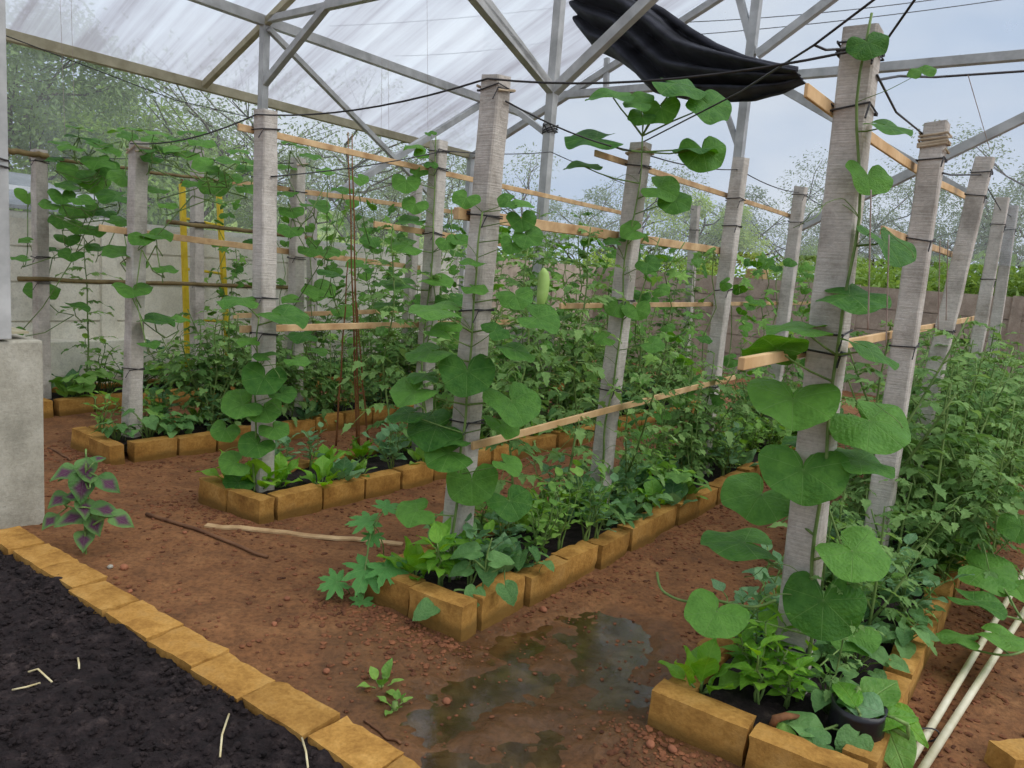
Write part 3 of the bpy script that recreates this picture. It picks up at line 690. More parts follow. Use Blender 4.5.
for k, (a, b, vv, lab) in enumerate((((60,-5),(65,135),-6.3,'left hanging string in front of the roof at upper left'), ((71,-5),(74,105),-6.3,'right hanging string in front of the roof at upper left'), ((427,-5),(428,140),-5.3,'string hanging to the vine tip post'), ((382,60),(381,140),-5.3,'left of two short strings below the purlin'), ((388,60),(389,140),-5.3,'right of two short strings below the purlin'), ((871,190),(868,330),-.3,'string hanging just right of the tallest post'), ((889,235),(886,345),-.3,'second string hanging right of the tallest post'), ((940,240),(938,330),-.3,'string hanging right of the twine topped post'), ((948,240),(946,320),-.3,'second string hanging right of the twine topped post'), ((968,75),(990,150),-.4,'loose curled string below the vine covered wire'))):
    wire([on_v(*a, vv), on_v(*b, vv)], .0013, lab, 'string', 'string', cat='string')
# yellow ladder against the left wall
t=thing('ladder', on_v(205,345,-7.2), 'yellow ladder leaning on the left wall behind the leafy bed', 'ladder'); t.location.z=0
A0,A1,B0,B1=on_v(189,395,-7.05),on_v(182,184,-7.36),on_v(230,392,-7.05),on_v(219,194,-7.36)
for a, b in ((A0,A1),(B0,B1)):
    mb=MB(); mb.beam(a, b, .045, .05, upref=U); part('rail', mb, MAT['yellow'], t, bevel=.005)
    mb=MB(); e=(b-a).normalized(); mb.beam(b-e*.002, b+e*.045, .02, .02, upref=U); part('rail_tip', mb, MAT['stick'], t)
for f in (.12,.36,.6,.84):
    mb=MB(); mb.tube([A0+(A1-A0)*f, B0+(B1-B0)*f], .014, 8); part('rung', mb, MAT['yellow'], t)
# things lying on the ground
def lying(name, a, b, r, mat, label, cat, flat=None, lift=.0):
    A=on_z(*a, .01); B=on_z(*b, .01); mb=MB(); n=12; pts=[]
    for i in range(n+1):
        q=A+(B-A)*(i/n); q.z=ground_z(*guv(q))+r+lift; pts.append(q+Vector((noise.noise(q*3),noise.noise(q*3+Vector((4,0,0))),0))*.012)
    if flat:
        for i in range(n): mb.beam(pts[i], pts[i+1]+(pts[i+1]-pts[i])*.03, flat, r*1.6)
    else: mb.tube(pts, [r*(1-.3*i/n) for i in range(n+1)], 8)
    return solo(name, mb, MAT[mat], label, cat, smooth=not flat)
lying('stick', (146,516), (269,557), .011, 'stick', 'brown stick lying on bare earth left of the beds', 'stick')
lying('bamboo_strip', (206,527), (402,543), .006, 'bamboo', 'split bamboo strip lying on earth in front of the third bed', 'strip', flat=.045)
lying('bamboo_strip', (150,430), (335,392), .006, 'bamboo', 'pale split bamboo on the path between the two leftmost beds', 'strip', flat=.06)
lying('bamboo_strip', (176,420), (300,396), .006, 'wood', 'short pale wood strip beside the split bamboo near the left wall', 'strip', flat=.05)
lying('twig', (48,447), (72,462), .008, 'stick', 'short twig in front of the second bed from the wall', 'twig')
lying('twig', (400,742), (365,716), .005, 'stick', 'forked dry twig beside the border bricks in front', 'twig')
for k, (a, b) in enumerate((((893,790),(1016,586)), ((909,790),(1042,584)))):
    A=on_z(*a, .03); B=on_z(*b, .06); B=B+(B-A)*.15; mb=MB(); mb.tube([A,(A+B)/2,B], .0135, 14); 
    solo('pvc_pipe', mb, MAT['pvc'], ['white plastic pipe, the left of two beside the nearest bed','yellowed plastic pipe, the right of two beside the nearest bed'][k], 'pipe', smooth=True)
mb=MB(); c=on_z(926,735,.034); mb.tube([c+(rt*.045*math.cos(x)+Z*.026*math.sin(x)) for x in [i*PI/8 for i in range(17)]], .003, 5); solo('tie_wire', mb, MAT['wire'], 'thin wire loop binding the two white pipes', 'wire')
o=link('brick', BM[2]); o.location=on_z(1028,766,.0)-Z*.085; o.rotation_euler=(.05,.08,.3); tag(o, 'lone half buried tan brick on earth at the lower right corner', 'brick')
for k, (a, b, c, lab) in enumerate((((28,672),(38,669),(52,682),'curled white straw on the black soil'), ((12,690),(26,687),(40,683),'bent pale straw below the curled one on black soil'), ((78,658),(79,664),(79,669),'short upright straw on the black soil'), ((229,714),(222,735),(220,757),'thin tan straw stalk near the border on black soil'), ((302,738),(306,752),(308,768),'pale green straw at the bottom of the black soil'))):
    mb=MB(); mb.tube([on_z(*a,.075), on_z(*b,.08), on_z(*c,.07)], .0032, 6); solo('straw', mb, MAT['straw'], lab, 'straw', smooth=True)
mb=MB(); pts=[on_z(772,727,.13), on_z(775,719,.165), on_z(786,716,.165), on_z(803,717,.14)]; mb.tube(pts, [.013,.014,.012,.006], 9); solo('dry_pod', mb, MAT['dry'], 'curled brown dry pod on the front edge of the nearest bed', 'pod', smooth=True)
# neighbour's shed roof beyond the left wall
sh=thing('shed', uv(3.5,-10.2,0), 'grey shed roof with a white edge beyond the left wall', 'shed')
mb=MB(); mb.box(uv(3.0,-10.2,.85), U*1.4, W*.9, Z*.85); part('shed_wall', mb, MAT['wall_l'], sh)
mb=MB(); mb.beam(uv(3.0,-11.2,2.2), uv(3.0,-9.1,1.74), 3.1, .04, upref=Z); part('shed_roof', mb, MAT['shed'], sh)
mb=MB(); mb.beam(uv(1.4,-9.1,1.93), uv(4.6,-9.1,1.93), .05, .05); part('roof_edge', mb, MAT['white'], sh)

# ------------------------------------------------------------------ leaf meshes (stalk joint at the origin, tip along +Y, upper face +Z, length about 1)
def interp(tab, x):
    for (a, y0), (b, y1) in zip(tab[:-1], tab[1:]):
        if a<=x<=b:
            t=(x-a)/(b-a); t=t*t*(3-2*t); return y0+(y1-y0)*t
    return tab[-1][1]
GOURD=[(0,.84),(12,.85),(30,.86),(48,.92),(75,.93),(100,.97),(122,.93),(143,.78),(160,.5),(172,.22),(180,.06)]
SQUASH=[(0,1.0),(25,.86),(48,.95),(75,.80),(100,.88),(130,.72),(158,.56),(172,.32),(180,.08)]
BITTER=[(0,1.0),(20,.55),(36,.5),(55,.9),(75,.48),(95,.46),(112,.75),(135,.42),(165,.3),(180,.06)]
PAPAYA=[(0,1.0),(9,.8),(14,.86),(26,.5),(36,.8),(43,.98),(50,.8),(64,.46),(76,.72),(86,.9),(96,.7),(108,.4),(120,.62),(132,.72),(144,.5),(165,.3),(180,.06)]
HEART=[(0,1.0),(12,.86),(30,.70),(60,.58),(100,.52),(140,.46),(165,.34),(180,.12)]
def palm_leaf(name, tab, mat, seed, cup=.2, fold=.15, ruffle=.05, teeth=.02, nth=56, nr=6, stalk=0.0):
    r=random.Random(seed); mb=MB(); P=[(0,0,0)]; UVs=[(0,0)]
    ph=[r.uniform(0,6.28) for _ in range(4)]
    for j in range(1, nr+1):
        for i in range(nth+1):
            a=-180+360*i/nth; R=interp(tab, abs(a)); R*=1+.05*math.sin(math.radians(a)*2+ph[0])
            if j==nr: R*=1+teeth*math.sin(a*.9+ph[1])
            q=R*j/nr; th=math.radians(a); x=q*math.sin(th); y=q*math.cos(th)
            z=-cup*q*q*.6 + fold*abs(x)*.8 - fold*.9*max(0, y)**2*.6 + ruffle*(j/nr)**2*math.sin(math.radians(a)*5+ph[2])+ruffle*.6*(j/nr)**2*math.sin(math.radians(a)*3+ph[3])
            P.append((x, y, z)); UVs.append(((a/360)%1.0 if abs(a)<180 else .5, q))
    Fs=[]; m=nth+1
    for i in range(nth): Fs.append((0, 1+i+1, 1+i))
    for j in range(nr-1):
        for i in range(nth):
            b=1+j*m; Fs.append((b+i, b+i+1, b+m+i+1, b+m+i))
    # keep the angle coordinate continuous at the tip: shift to 0..1 with the tip at .5 multiples
    UVs=[(0,0)]+[((-180+360*i/nth)/360.0+1.0, UVs[1+(j-1)*m+i][1]) for j in range(1, nr+1) for i in range(m)]
    mb.add(P, Fs, 0, UVs)
    if stalk: mb.tube([(0,0,0),(0,-.25*stalk,-.3*stalk),(0,-.4*stalk,-.75*stalk),(0,-.45*stalk,-1.2*stalk)], [.022,.024,.028,.03], 5, 1)
    return mb.mesh(name, [MAT[mat], MAT['stem']], True)
def blade(mb, base, d, nrm, L, wid, rr, prof=None, curl=.3, wave=.04, teeth=0.0, ny=9, nx=4, mi=0, fold=.2):
    d=Vector(d).normalized(); nrm=Vector(nrm); s=d.cross(nrm).normalized(); nrm=s.cross(d)
    P=[]; UVs=[]; ph=rr.uniform(0,6)
    for j in range(ny+1):
        y=j/ny; w=wid*(prof(y) if prof else math.sin(PI*min(1, y**.8)))
        if teeth and 0<j<ny: w*=1+teeth*(1 if j%2 else -1)
        for i in range(nx+1):
            x=(i/nx-.5)*2
            P.append(Vector(base)+d*(L*y*(1-.15*curl*y))+s*(x*w/2*L)+nrm*(L*(-curl*y*y*.5+fold*abs(x)*w*.5+wave*math.sin(y*9+ph+x*2)*abs(x)))); UVs.append((.5+x*.5*max(.3, w/max(wid,.01)), y))
    m=nx+1
    mb.add(P, [(j*m+i, j*m+i+1, (j+1)*m+i+1, (j+1)*m+i) for j in range(ny) for i in range(nx)], mi, UVs)
def oval(p): return lambda y: max(.03, math.sin(PI*y**p))
def single_leaf(name, mat, seed, wid=.5, stalk=.35, curl=.4, p=.75, wave=.04, teeth=0.0):
    rr=random.Random(seed); mb=MB(); mb.tube([(0,0,0),(0,stalk*.6,.02),(0,stalk,0)], [.03,.022,.018], 5, 1)
    blade(mb, (0,stalk-.02,0), (0,1,.1), (0,0,1), 1-stalk+.02, wid/(1-stalk), rr, oval(p), curl, wave, teeth)
    return mb.mesh(name, [MAT[mat], MAT['stem']], True)
def tomato_leaf(seed, pairs=3, droop=.5, wid=.52):
    rr=random.Random(seed); mb=MB(); pts=[]
    for i in range(9):
        y=i/8; pts.append(Vector((.03*math.sin(y*3+seed), y*.8, .12*y-droop*y*y*.7)))
    mb.tube(pts, [.018-.012*i/8 for i in range(9)], 5, 1)
    def leaflet(q, d, L): blade(mb, q, d, (rr.uniform(-.3,.3), .1, 1), L, wid, rr, oval(.62), .5, .05, .22, 8, 2, 0, .25)
    for k in range(pairs):
        f=.32+.5*k/pairs; q=pts[int(f*8)]; L=(.36-.03*k)*rr.uniform(.85,1.1)
        for sgn in (-1, 1): leaflet(q, (sgn*1.0, .45+.1*rr.random(), -.25*droop*2-.1*rr.random()), L)
    for sgn in (-1, 1): leaflet(pts[2], (sgn, .3, -.2), .16)
    leaflet(pts[-1], (0, 1, -droop*.9), .44)
    return mb.mesh('leaf', [MAT['tom'], MAT['stem']], True)
LG=[palm_leaf('leaf', GOURD, 'gourd', s, c, f, r_, .015) for s, c, f, r_ in ((1,.2,.1,.06),(2,.3,.2,.07),(3,.15,.25,.06),(4,.36,.1,.08),(5,.2,.3,.05))]
LGS=[palm_leaf('leaf', GOURD, 'gourd', s, c, f, .06, .02, 36, 4, 1.0) for s, c, f in ((11,.4,.15),(12,.3,.3),(13,.6,.1))]
LSQ=[palm_leaf('leaf', SQUASH, 'melon', s, .3, .2, .07, .04, 48, 5, 1.2) for s in (21,22,23)]
LBI=[palm_leaf('leaf', BITTER, 'melon', s, .4, .15, .06, .06, 48, 4, .9) for s in (31,32,33)]
LPA=[palm_leaf('leaf', PAPAYA, 'papaya', s, .25, .1, .04, .05, 90, 4, 1.6) for s in (41,42)]
LHE=[palm_leaf('leaf', HEART, 'heart', s, .25, .3, .04, .01, 40, 5, .9) for s in (51,52,53)]
LTO=[tomato_leaf(s, p, d, w) for s, p, d, w in ((61,3,.4,.5),(62,3,.8,.46),(63,2,.55,.56),(64,3,1.1,.5))]
LBR=[single_leaf('leaf', 'broad', s, w, .35, c) for s, w, c in ((71,.42,.5),(72,.5,.3),(73,.36,.8))]
LMU=[single_leaf('leaf', 'bright', s, w, .3, c, .95, .07, .03) for s, w, c in ((81,.42,.6),(82,.5,.9),(83,.36,.4))]
LBA=[single_leaf('leaf', 'bright', s, w, .15, c, .7, .03) for s, w, c in ((91,.46,.5),(92,.42,.9))]
LBL=[single_leaf('leaf', 'blue', s, w, .3, c, .7, .05) for s, w, c in ((101,.5,.5),(102,.56,.3))]
LAM=[single_leaf('leaf', 'amar', s, .55, .25, .6, .62, .04) for s in (111,112)]

def basis(tip, nrm, sc=1.0, loc=(0,0,0)):
    y=Vector(tip).normalized(); x=y.cross(Vector(nrm)); 
    if x.length<1e-4: x=y.cross(Vector((.3,.5,.8)))
    x.normalize(); z=x.cross(y)
    return Matrix.Translation(Vector(loc)) @ (Matrix((x, y, z)).transposed()*sc).to_4x4()
def put(root, name, me, M, kind=None):
    o=link(name, me, root); o.matrix_basis=M; return o
def proto_inst(proto, name, label, cat, group, loc, rz, sc):
    root=thing(name, loc, label, cat, group); root.rotation_euler=(0,0,rz); root.scale=(sc,sc,sc)
    for nm, me, M in proto: put(root, nm, me, M)
    return root
# ---- plant prototypes: lists of (part name, mesh, matrix)
def stem_mesh(paths, r0, r1, mat='stem'):
    mb=MB()
    for pts in paths:
        n=len(pts)-1; mb.tube(pts, [r0+(r1-r0)*i/max(1,n) for i in range(n+1)], 6)
    return mb.mesh('stem', MAT[mat], True)
def P_tomato(seed, h, n, ls, lo=.08, bush=.0):
    rr=random.Random(seed); px, py=rr.uniform(0,9), rr.uniform(0,9); pts=[]; N=12
    for i in range(N+1):
        z=h*i/N; pts.append(Vector((.05*h*noise.noise(Vector((z*2.2, px, 0)))+.0, .05*h*noise.noise(Vector((z*2.2, py, 5))), z-.03 if i==0 else z)))
    out=[]; paths=[pts]; az=rr.uniform(0,6)
    tips=[pts]
    for b in range(int(bush)):
        i0=rr.randint(1,4); a=rr.uniform(0,6.28); q=[pts[i0]]; L=h*rr.uniform(.5,.8)
        for k in range(1,6): q.append(pts[i0]+Vector((math.cos(a)*L*.5*(k/5)**.8, math.sin(a)*L*.5*(k/5)**.8, L*.9*k/5)))
        paths.append(q); tips.append(q)
    for i in range(n):
        pth=tips[i%len(tips)]; f=lo+(1-lo)*((i//len(tips)+rr.random()*.6)/max(1, n//len(tips))); f=min(.99, f)
        s=f*(len(pth)-1); k=int(s); q=pth[k].lerp(pth[min(k+1,len(pth)-1)], s-k)
        az+=2.4; el=rr.uniform(-.1,.5)+.4*f; d=Vector((math.cos(az), math.sin(az), el)); L=ls*rr.uniform(.75,1.15)*(1-.45*max(0,f-.75)/.25)
        out.append(('leaf', rr.choice(LTO), basis(d, Vector((0,0,1))+d*-.2, L, q)))
    return [('stem', stem_mesh(paths, .008, .0035), Matrix())]+out
def P_rosette(seed, n, L, meshes, e0=.5, e1=1.4):
    rr=random.Random(seed); out=[]; az=rr.uniform(0,6)
    for i in range(n):
        az+=2.4+rr.uniform(-.2,.2); f=i/max(1,n-1); e=e0+(e1-e0)*f; d=Vector((math.cos(az)*math.cos(e), math.sin(az)*math.cos(e), math.sin(e)))
        out.append(('leaf', rr.choice(meshes), basis(d, Vector((0,0,1))-d*.3+Vector((math.cos(az),math.sin(az),0))*(-.5*f), L*rr.uniform(.75,1.1), (math.cos(az)*.012, math.sin(az)*.012, -.01))))
    mb=MB(); mb.tube([(0,0,-.03),(0,0,.012)], [.014,.01], 7)
    return [('stem', mb.mesh('stem', MAT['stem'], True), Matrix())]+out
def P_bushy(seed, h, nb, per, L, meshes, spread=.5, up=.3):
    rr=random.Random(seed); out=[]; paths=[]
    for b in range(nb):
        a=2*PI*b/nb+rr.uniform(-.5,.5); hh=h*rr.uniform(.7,1.1); sp=spread*h*rr.uniform(.4,1.1)*(0.2 if b==0 else 1); pts=[]
        for k in range(7):
            f=k/6; pts.append(Vector((math.cos(a)*sp*f**1.2+.012*rr.uniform(-1,1), math.sin(a)*sp*f**1.2+.012*rr.uniform(-1,1), hh*f-(.03 if k==0 else 0))))
        paths.append(pts); az=rr.uniform(0,6)
        for i in range(per):
            f=.3+.7*i/max(1,per-1); s=min(5.99, f*6); k=int(s); q=pts[k].lerp(pts[k+1], s-k); az+=2.4
            e=rr.uniform(-.2,.5)+(up if i<per-2 else .7); d=Vector((math.cos(az), math.sin(az), e))
            out.append(('leaf', rr.choice(meshes), basis(d, Vector((rr.uniform(-.3,.3),rr.uniform(-.3,.3),1)), L*rr.uniform(.7,1.15), q)))
    return [('stem', stem_mesh(paths, .006, .003), Matrix())]+out
def P_sprawl(seed, n, L, meshes, h=.16, R=.16):
    rr=random.Random(seed); out=[]; paths=[]
    for i in range(n):
        a=i*2.4+rr.uniform(-.3,.3); r=R*math.sqrt((i+.5)/n)*rr.uniform(.7,1.15); hh=h*rr.uniform(.5,1.15)
        top=Vector((math.cos(a)*r, math.sin(a)*r, hh)); paths.append([Vector((0,0,-.02)), Vector((top.x*.4, top.y*.4, hh*.65)), top])
        d=Vector((math.cos(a), math.sin(a), rr.uniform(-.5,.1)))
        out.append(('leaf', rr.choice(meshes), basis(d, Vector((rr.uniform(-.35,.35)-.1,rr.uniform(-.35,.2)-.25,1)), L*rr.uniform(.7,1.15), top)))
    return [('stem', stem_mesh(paths, .004, .003), Matrix())]+out
PT_TALL=[P_tomato(201,1.7,34,.26,.15), P_tomato(202,1.55,32,.24,.2), P_tomato(203,1.4,30,.25,.12,1)]
PT_MID=[P_tomato(211,1.0,40,.27,.06,3), P_tomato(212,.95,42,.25,.06,4), P_tomato(213,1.1,40,.26,.06,3)]
PT_THIN=[P_tomato(221,1.3,16,.22,.2), P_tomato(222,1.15,14,.22,.2)]
PT_SMALL=[P_tomato(231,.5,18,.2,.1,2), P_tomato(232,.6,20,.21,.1,2)]
PR_MU=[P_rosette(241,9,.27,LMU), P_rosette(242,10,.24,LMU), P_rosette(243,8,.26,LMU)]
PR_BR=[P_rosette(251,9,.2,LBR), P_rosette(252,8,.22,LBL)]
PB_BASIL=[P_bushy(261,.3,5,8,.12,LBA,.5), P_bushy(262,.26,5,7,.13,LBA,.55)]
PB_BROAD=[P_bushy(271,.34,4,8,.12,LBR,.5), P_bushy(272,.4,4,9,.11,LBR,.45), P_bushy(273,.3,5,6,.13,LBL,.5), P_bushy(274,.36,4,7,.12,LBL,.45)]
PS_HEART=[P_sprawl(281,14,.085,LHE), P_sprawl(282,16,.08,LHE,.18,.18)]
PS_SQ=[P_sprawl(291,8,.105,LSQ,.2,.15), P_sprawl(292,9,.1,LSQ,.24,.16)]
PS_GO=[P_sprawl(295,7,.12,LGS,.28,.2)]

# ------------------------------------------------------------------ planting the beds
CNT={}
KN={'tomato':('tomato_plant','bushy green tomato plant','tomato plant'),'tall':('tomato_plant','tall string trained tomato plant','tomato plant'),'thin':('tomato_plant','thin sparse tomato plant','tomato plant'),'small':('tomato_plant','young tomato plant','tomato plant'),
    'mustard':('mustard_plant','light green leafy mustard','leafy plant'),'rosette':('leafy_plant','low broad leaved rosette plant','leafy plant'),'basil':('basil_plant','bright green basil like bush','bush'),'broad':('pepper_plant','small bushy plant with oval leaves','bush'),'heart':('sweet_potato_plant','low sprawl of small heart leaves','creeper'),'squash':('squash_plant','young squash plant with lobed leaves','squash plant'),'gourd':('gourd_plant','gourd plant with round leaves','gourd plant')}
PK={'tomato':PT_MID,'tall':PT_TALL,'thin':PT_THIN,'small':PT_SMALL,'mustard':PR_MU,'rosette':PR_BR,'basil':PB_BASIL,'broad':PB_BROAD,'heart':PS_HEART,'squash':PS_SQ,'gourd':PS_GO}
rp=random.Random(21); QUEUE=[]
def plant(kind, bed, u, v, sc=1.0, z=.1): QUEUE.append((kind, bed, u, v, sc, z))
def fill(bed, kinds, u0, u1, step, lanes=(.25,.75), sc=(.85,1.15)):
    v0, v1=BEDV[bed]; u=u0
    while u<u1:
        for ln in lanes:
            plant(rp.choice(kinds), bed, u+rp.uniform(-.4,.4)*step, v0+(v1-v0)*(ln+rp.uniform(-.1,.1)), rp.uniform(*sc))
        u+=step*rp.uniform(.85,1.15)
# bed under the left wall
fill(0, ['broad','rosette','heart','squash'], 2.95, 8.5, .24, (.3,.72))
fill(0, ['thin'], 3.35, 3.5, .5, (.45,), (1.0,1.05)); fill(0, ['tomato','tall','small'], 4.6, 8.6, .5, (.5,), (.8,1.1))
# second bed
fill(1, ['squash','broad','heart'], 2.68, 3.1, .2, (.3,.72), (.8,1.05)); fill(1, ['broad','heart','rosette'], 3.1, 8.5, .3, (.22,.8), (.7,1))
fill(1, ['tomato'], 3.35, 4.3, .26, (.45,.6), (.85,1.05)); fill(1, ['tomato','tall','small','tomato'], 4.5, 8.7, .27, (.35,.7), (.8,1.1))
# third bed
fill(2, ['mustard'], 2.66, 2.9, .15, (.25,.6), (.75,.95)); fill(2, ['mustard','rosette','broad'], 2.95, 5.6, .24, (.3,.76), (.7,.95))
fill(2, ['tall','thin'], 3.55, 4.8, .42, (.5,), (.85,1.0)); fill(2, ['tomato','tall','small'], 4.6, 8.7, .27, (.35,.7), (.8,1.15)); fill(2, ['broad','heart'], 5.6, 8.7, .35, (.25,.8))
# middle bed
bu, bv=guv(on_z(440,588,.1)); cu, cv=guv(on_z(458,580,.1))
for k, u, v, s in (('mustard',2.44,-2.2,.85),('basil',bu,bv,.9),('basil',cu,cv,.85),('broad',2.55,-1.98,.8),('rosette',2.75,-1.95,.9)): plant(k, 3, u, v, s)
fill(3, ['broad','broad','rosette','heart','mustard'], 2.85, 4.6, .17, (.2,.5,.8), (.75,1.0)); fill(3, ['broad','small','squash','rosette'], 4.5, 8.6, .24, (.22,.5,.8), (.8,1.1))
fill(3, ['thin','tall'], 3.15, 4.2, .5, (.4,), (.9,1.05)); fill(3, ['tall','thin','tomato'], 4.3, 8.6, .36, (.45,), (.75,1.0))
# nearest bed
for k, u, v, s in (('mustard',2.45,-.86,.75),('basil',2.52,-.68,.9),('basil',2.62,-.74,.85),('basil',2.58,-.6,.7),('broad',2.8,-.85,.8),('thin',2.66,-.48,.45)): plant(k, 4, u, v, s)
fill(4, ['heart','broad','rosette'], 2.95, 4.3, .17, (.25,.55), (.7,.95)); fill(4, ['heart'], 2.75, 4.2, .3, (.78,), (.6,.8))
fill(4, ['small','broad'], 3.4, 4.4, .25, (.35,.7), (.8,1.0))
fill(4, ['tomato','tomato','tomato','small'], 4.35, 8.7, .3, (.28,.75), (.95,1.2)); fill(4, ['tomato'], 4.6, 8.7, .5, (1.1,), (.8,1.0)); fill(4, ['heart','broad'], 4.3, 6.5, .28, (.2,.85), (.8,1.1))
QUEUE.sort(key=lambda q: (q[1], q[0], q[2]))
for kind, bed, u, v, sc, z in QUEUE:
    nm, txt, cat=KN[kind]; c=CNT.get((kind, bed), 0); CNT[(kind, bed)]=c+1
    proto=PK[kind][rp.randrange(len(PK[kind]))]
    proto_inst(proto, nm, '%s, %s from the front in the %s'%(txt, ORD[min(c, 49)], BEDN[bed]), cat, '%ss in the %s'%(cat, BEDN[bed]), uv(u, v, z), rp.uniform(0, 6.28), sc)

def smooth_path(p, k=5):
    out=[]
    for i in range(len(p)-1):
        a, b, c, d=p[max(i-1,0)], p[i], p[i+1], p[min(i+2,len(p)-1)]
        for j in range(k):
            t=j/k; out.append(.5*((2*b)+(c-a)*t+(2*a-5*b+4*c-d)*t*t+(3*b-a-3*c+d)*t**3))
    return out+[p[-1]]
# ------------------------------------------------------------------ climbing gourd vines with the large leaves
HW={}
for lst, hw, off in ((LG,.95,.22),(LHE,.66,.25),(LAM,.35,.6),(LPA,.88,.15),(LBR,.24,.6),(LBL,.27,.6),(LBA,.24,.55)):
    for me_ in lst: HW[me_.name]=(hw, off)
def hero_leaf(root, x, y, R, ang, tilt, Y, anchor=None, roll=0, meshes=LG, me=None):
    """a leaf whose middle is seen at x,y; ang = way its tip points, tilt = how far its face turns up from the viewer"""
    c=at(x, y, Y); d=(CAM-c).normalized(); a=Z.cross(d); a.normalize(); up_=d.cross(a)
    if roll: 
        q=Matrix.Rotation(math.radians(roll), 3, d); a=q@a; up_=q@up_
    me=me or rp.choice(meshes); hw, off=HW.get(me.name, (.9,.22))
    if me in LG and 12<tilt<90: tilt=tilt+(90-tilt)*(.22 if tilt<56 else .4)
    tl=math.radians(tilt); nrm=d*math.cos(tl)+up_*math.sin(tl); b=up_*math.cos(tl)-d*math.sin(tl)
    g=math.radians(ang); tip=a*math.cos(g)+b*math.sin(g)
    s=R*(c-CAM).dot(fw)/F/hw
    org=c-tip*(off*s)
    o=link('leaf', me, root); o.matrix_basis=basis(tip, nrm, s, org-root.location)
    if anchor is None: anchor=org+Vector((rp.uniform(-.3,.3)*s, rp.uniform(-.2,.5)*s, -s*rp.uniform(.7,1.2)))
    elif callable(anchor): anchor=anchor(org)
    mb=MB(); midp=(org+anchor)/2+nrm*(-.12*s)-tip*(.12*s)
    inv=o.matrix_basis.inverted()
    pts=[inv@(p-root.location) for p in (org, org*.55+midp*.45-nrm*.03*s, midp, anchor)]
    mb.tube(pts, [.022,.026,.03,.034], 6)
    link('petiole', mb.mesh('petiole', MAT['stem'], True), o)
    return o
def vine(pk, label, leaves, Y, stem_off=.075, tend=5, extra=0, base_z=.1, ftop=.95):
    (r, k)=pk; base, top=POSTS[pk]; t=thing('gourd_vine', uv(*guv(base), base_z)-U*.09, label, 'vine')
    N=26; pts=[]; 
    for i in range(N+1):
        f=i/N; q=base.lerp(top, .06+ftop*f); pts.append(q-U*stem_off+W*(.045+.05*noise.noise(Vector((f*5, r*3.3, k))))+U*(.02*noise.noise(Vector((f*6, 7, k)))))
    mb=MB(); mb.tube(pts, [.007-.003*i/N for i in range(N+1)], 7); part('stem', mb, MAT['stem'], t, smooth=True)
    def anch(org):
        z=org.z-.06; q=min(pts, key=lambda p: abs(p.z-z)); return q
    for L in leaves:
        x, y, R, ang, tilt=L[:5]; roll=L[5] if len(L)>5 else 0
        hero_leaf(t, x, y, R, ang, tilt, (base.y-.12 if len(L)<7 else base.y+L[6])+rp.uniform(-.05,.03), anch, roll)
    for i in range(tend):   # curled tendrils
        q=pts[rp.randrange(4, N-2)]; a=rp.uniform(0,6.28); d=U*math.cos(a)+W*math.sin(a); mb=MB()
        mb.tube([q+d*(.02*j)+Z*(.05*math.sin(j*.35))+W*(.012*math.cos(j*1.3)*(j/12)) for j in range(12)], .0016, 4); part('tendril', mb, MAT['stem'], t, smooth=True)
    return t
vine((4,0),'gourd vine with the largest round leaves climbing the tallest post at right',[
 (803,478,42,275,15),(793,405,43,275,38),(878,426,44,330,42,-8),(868,461,36,20,58),(860,297,43,350,62),(793,327,40,185,76),(768,348,38,190,112),(876,353,36,340,76,-22),
 (890,247,36,325,62,-30),(869,180,26,300,48,-30),(893,127,29,345,76,-12),(869,46,21,290,35),(922,70,13,95,40),(757,500,38,250,30,0,.1),(733,541,46,185,58,0,.12),(860,557,40,335,38,-12),(823,610,41,275,10),(713,617,32,250,18),(856,640,26,290,45,0,.1),(800,440,26,170,60,0,.1)], 2.4, tend=8)
vine((3,0),'gourd vine with many rounded leaves on the front post of the middle bed',[
 (467,377,30,272,18),(430,428,32,205,38),(443,455,29,205,36),(472,487,27,275,10),(515,406,32,315,36,-18),(512,505,24,300,24),(412,511,23,200,40),(432,309,34,182,66),(425,353,27,205,58,10),(519,352,25,335,62,-15),
 (478,288,16,330,60),(503,428,20,310,55,-25),(510,466,18,340,48,-15),(506,201,13,200,45),(526,205,14,20,66),(522,222,16,280,30),(530,238,17,310,40),(512,246,13,265,25),(465,200,14,250,30),(410,394,28,212,55,12),(405,415,24,210,60,10),(517,299,19,290,35),(543,320,26,350,48,-8),(452,440,18,200,60),(470,262,15,220,70),(440,330,20,150,55),(498,330,16,30,45),(420,375,20,190,65)], 3.25, tend=7, ftop=.7)
_v=[o for o in bpy.data.objects if o.name.startswith('gourd_vine') and 'front post of the middle bed' in o.get('label','')][0]
mb=MB(); pts=[at(543,268,3.5), at(544,276,3.5), at(543,290,3.49), at(541,302,3.48), at(540,309,3.48)]; mb.tube(smooth_path(pts), [.006,.008,.014,.02,.023,.025,.026,.027,.027,.027,.027,.026,.026,.024,.022,.02,.018,.015,.012,.008,.004], 12)
tag(part('fruit', mb, MAT['fruit'], _v, smooth=True), 'pale green hanging gourd fruit')
_b=[o for o in bpy.data.objects if o.name.startswith('gourd_vine') and 'largest round leaves' in o.get('label','')][0]
mb=MB(); mb.tube(smooth_path([at(657,572,2.72), at(662,590,2.68), at(684,601,2.6), at(712,600,2.52), at(752,607,2.45), at(776,600,2.42)]), .005, 7); part('runner', mb, MAT['stem'], _b, smooth=True)
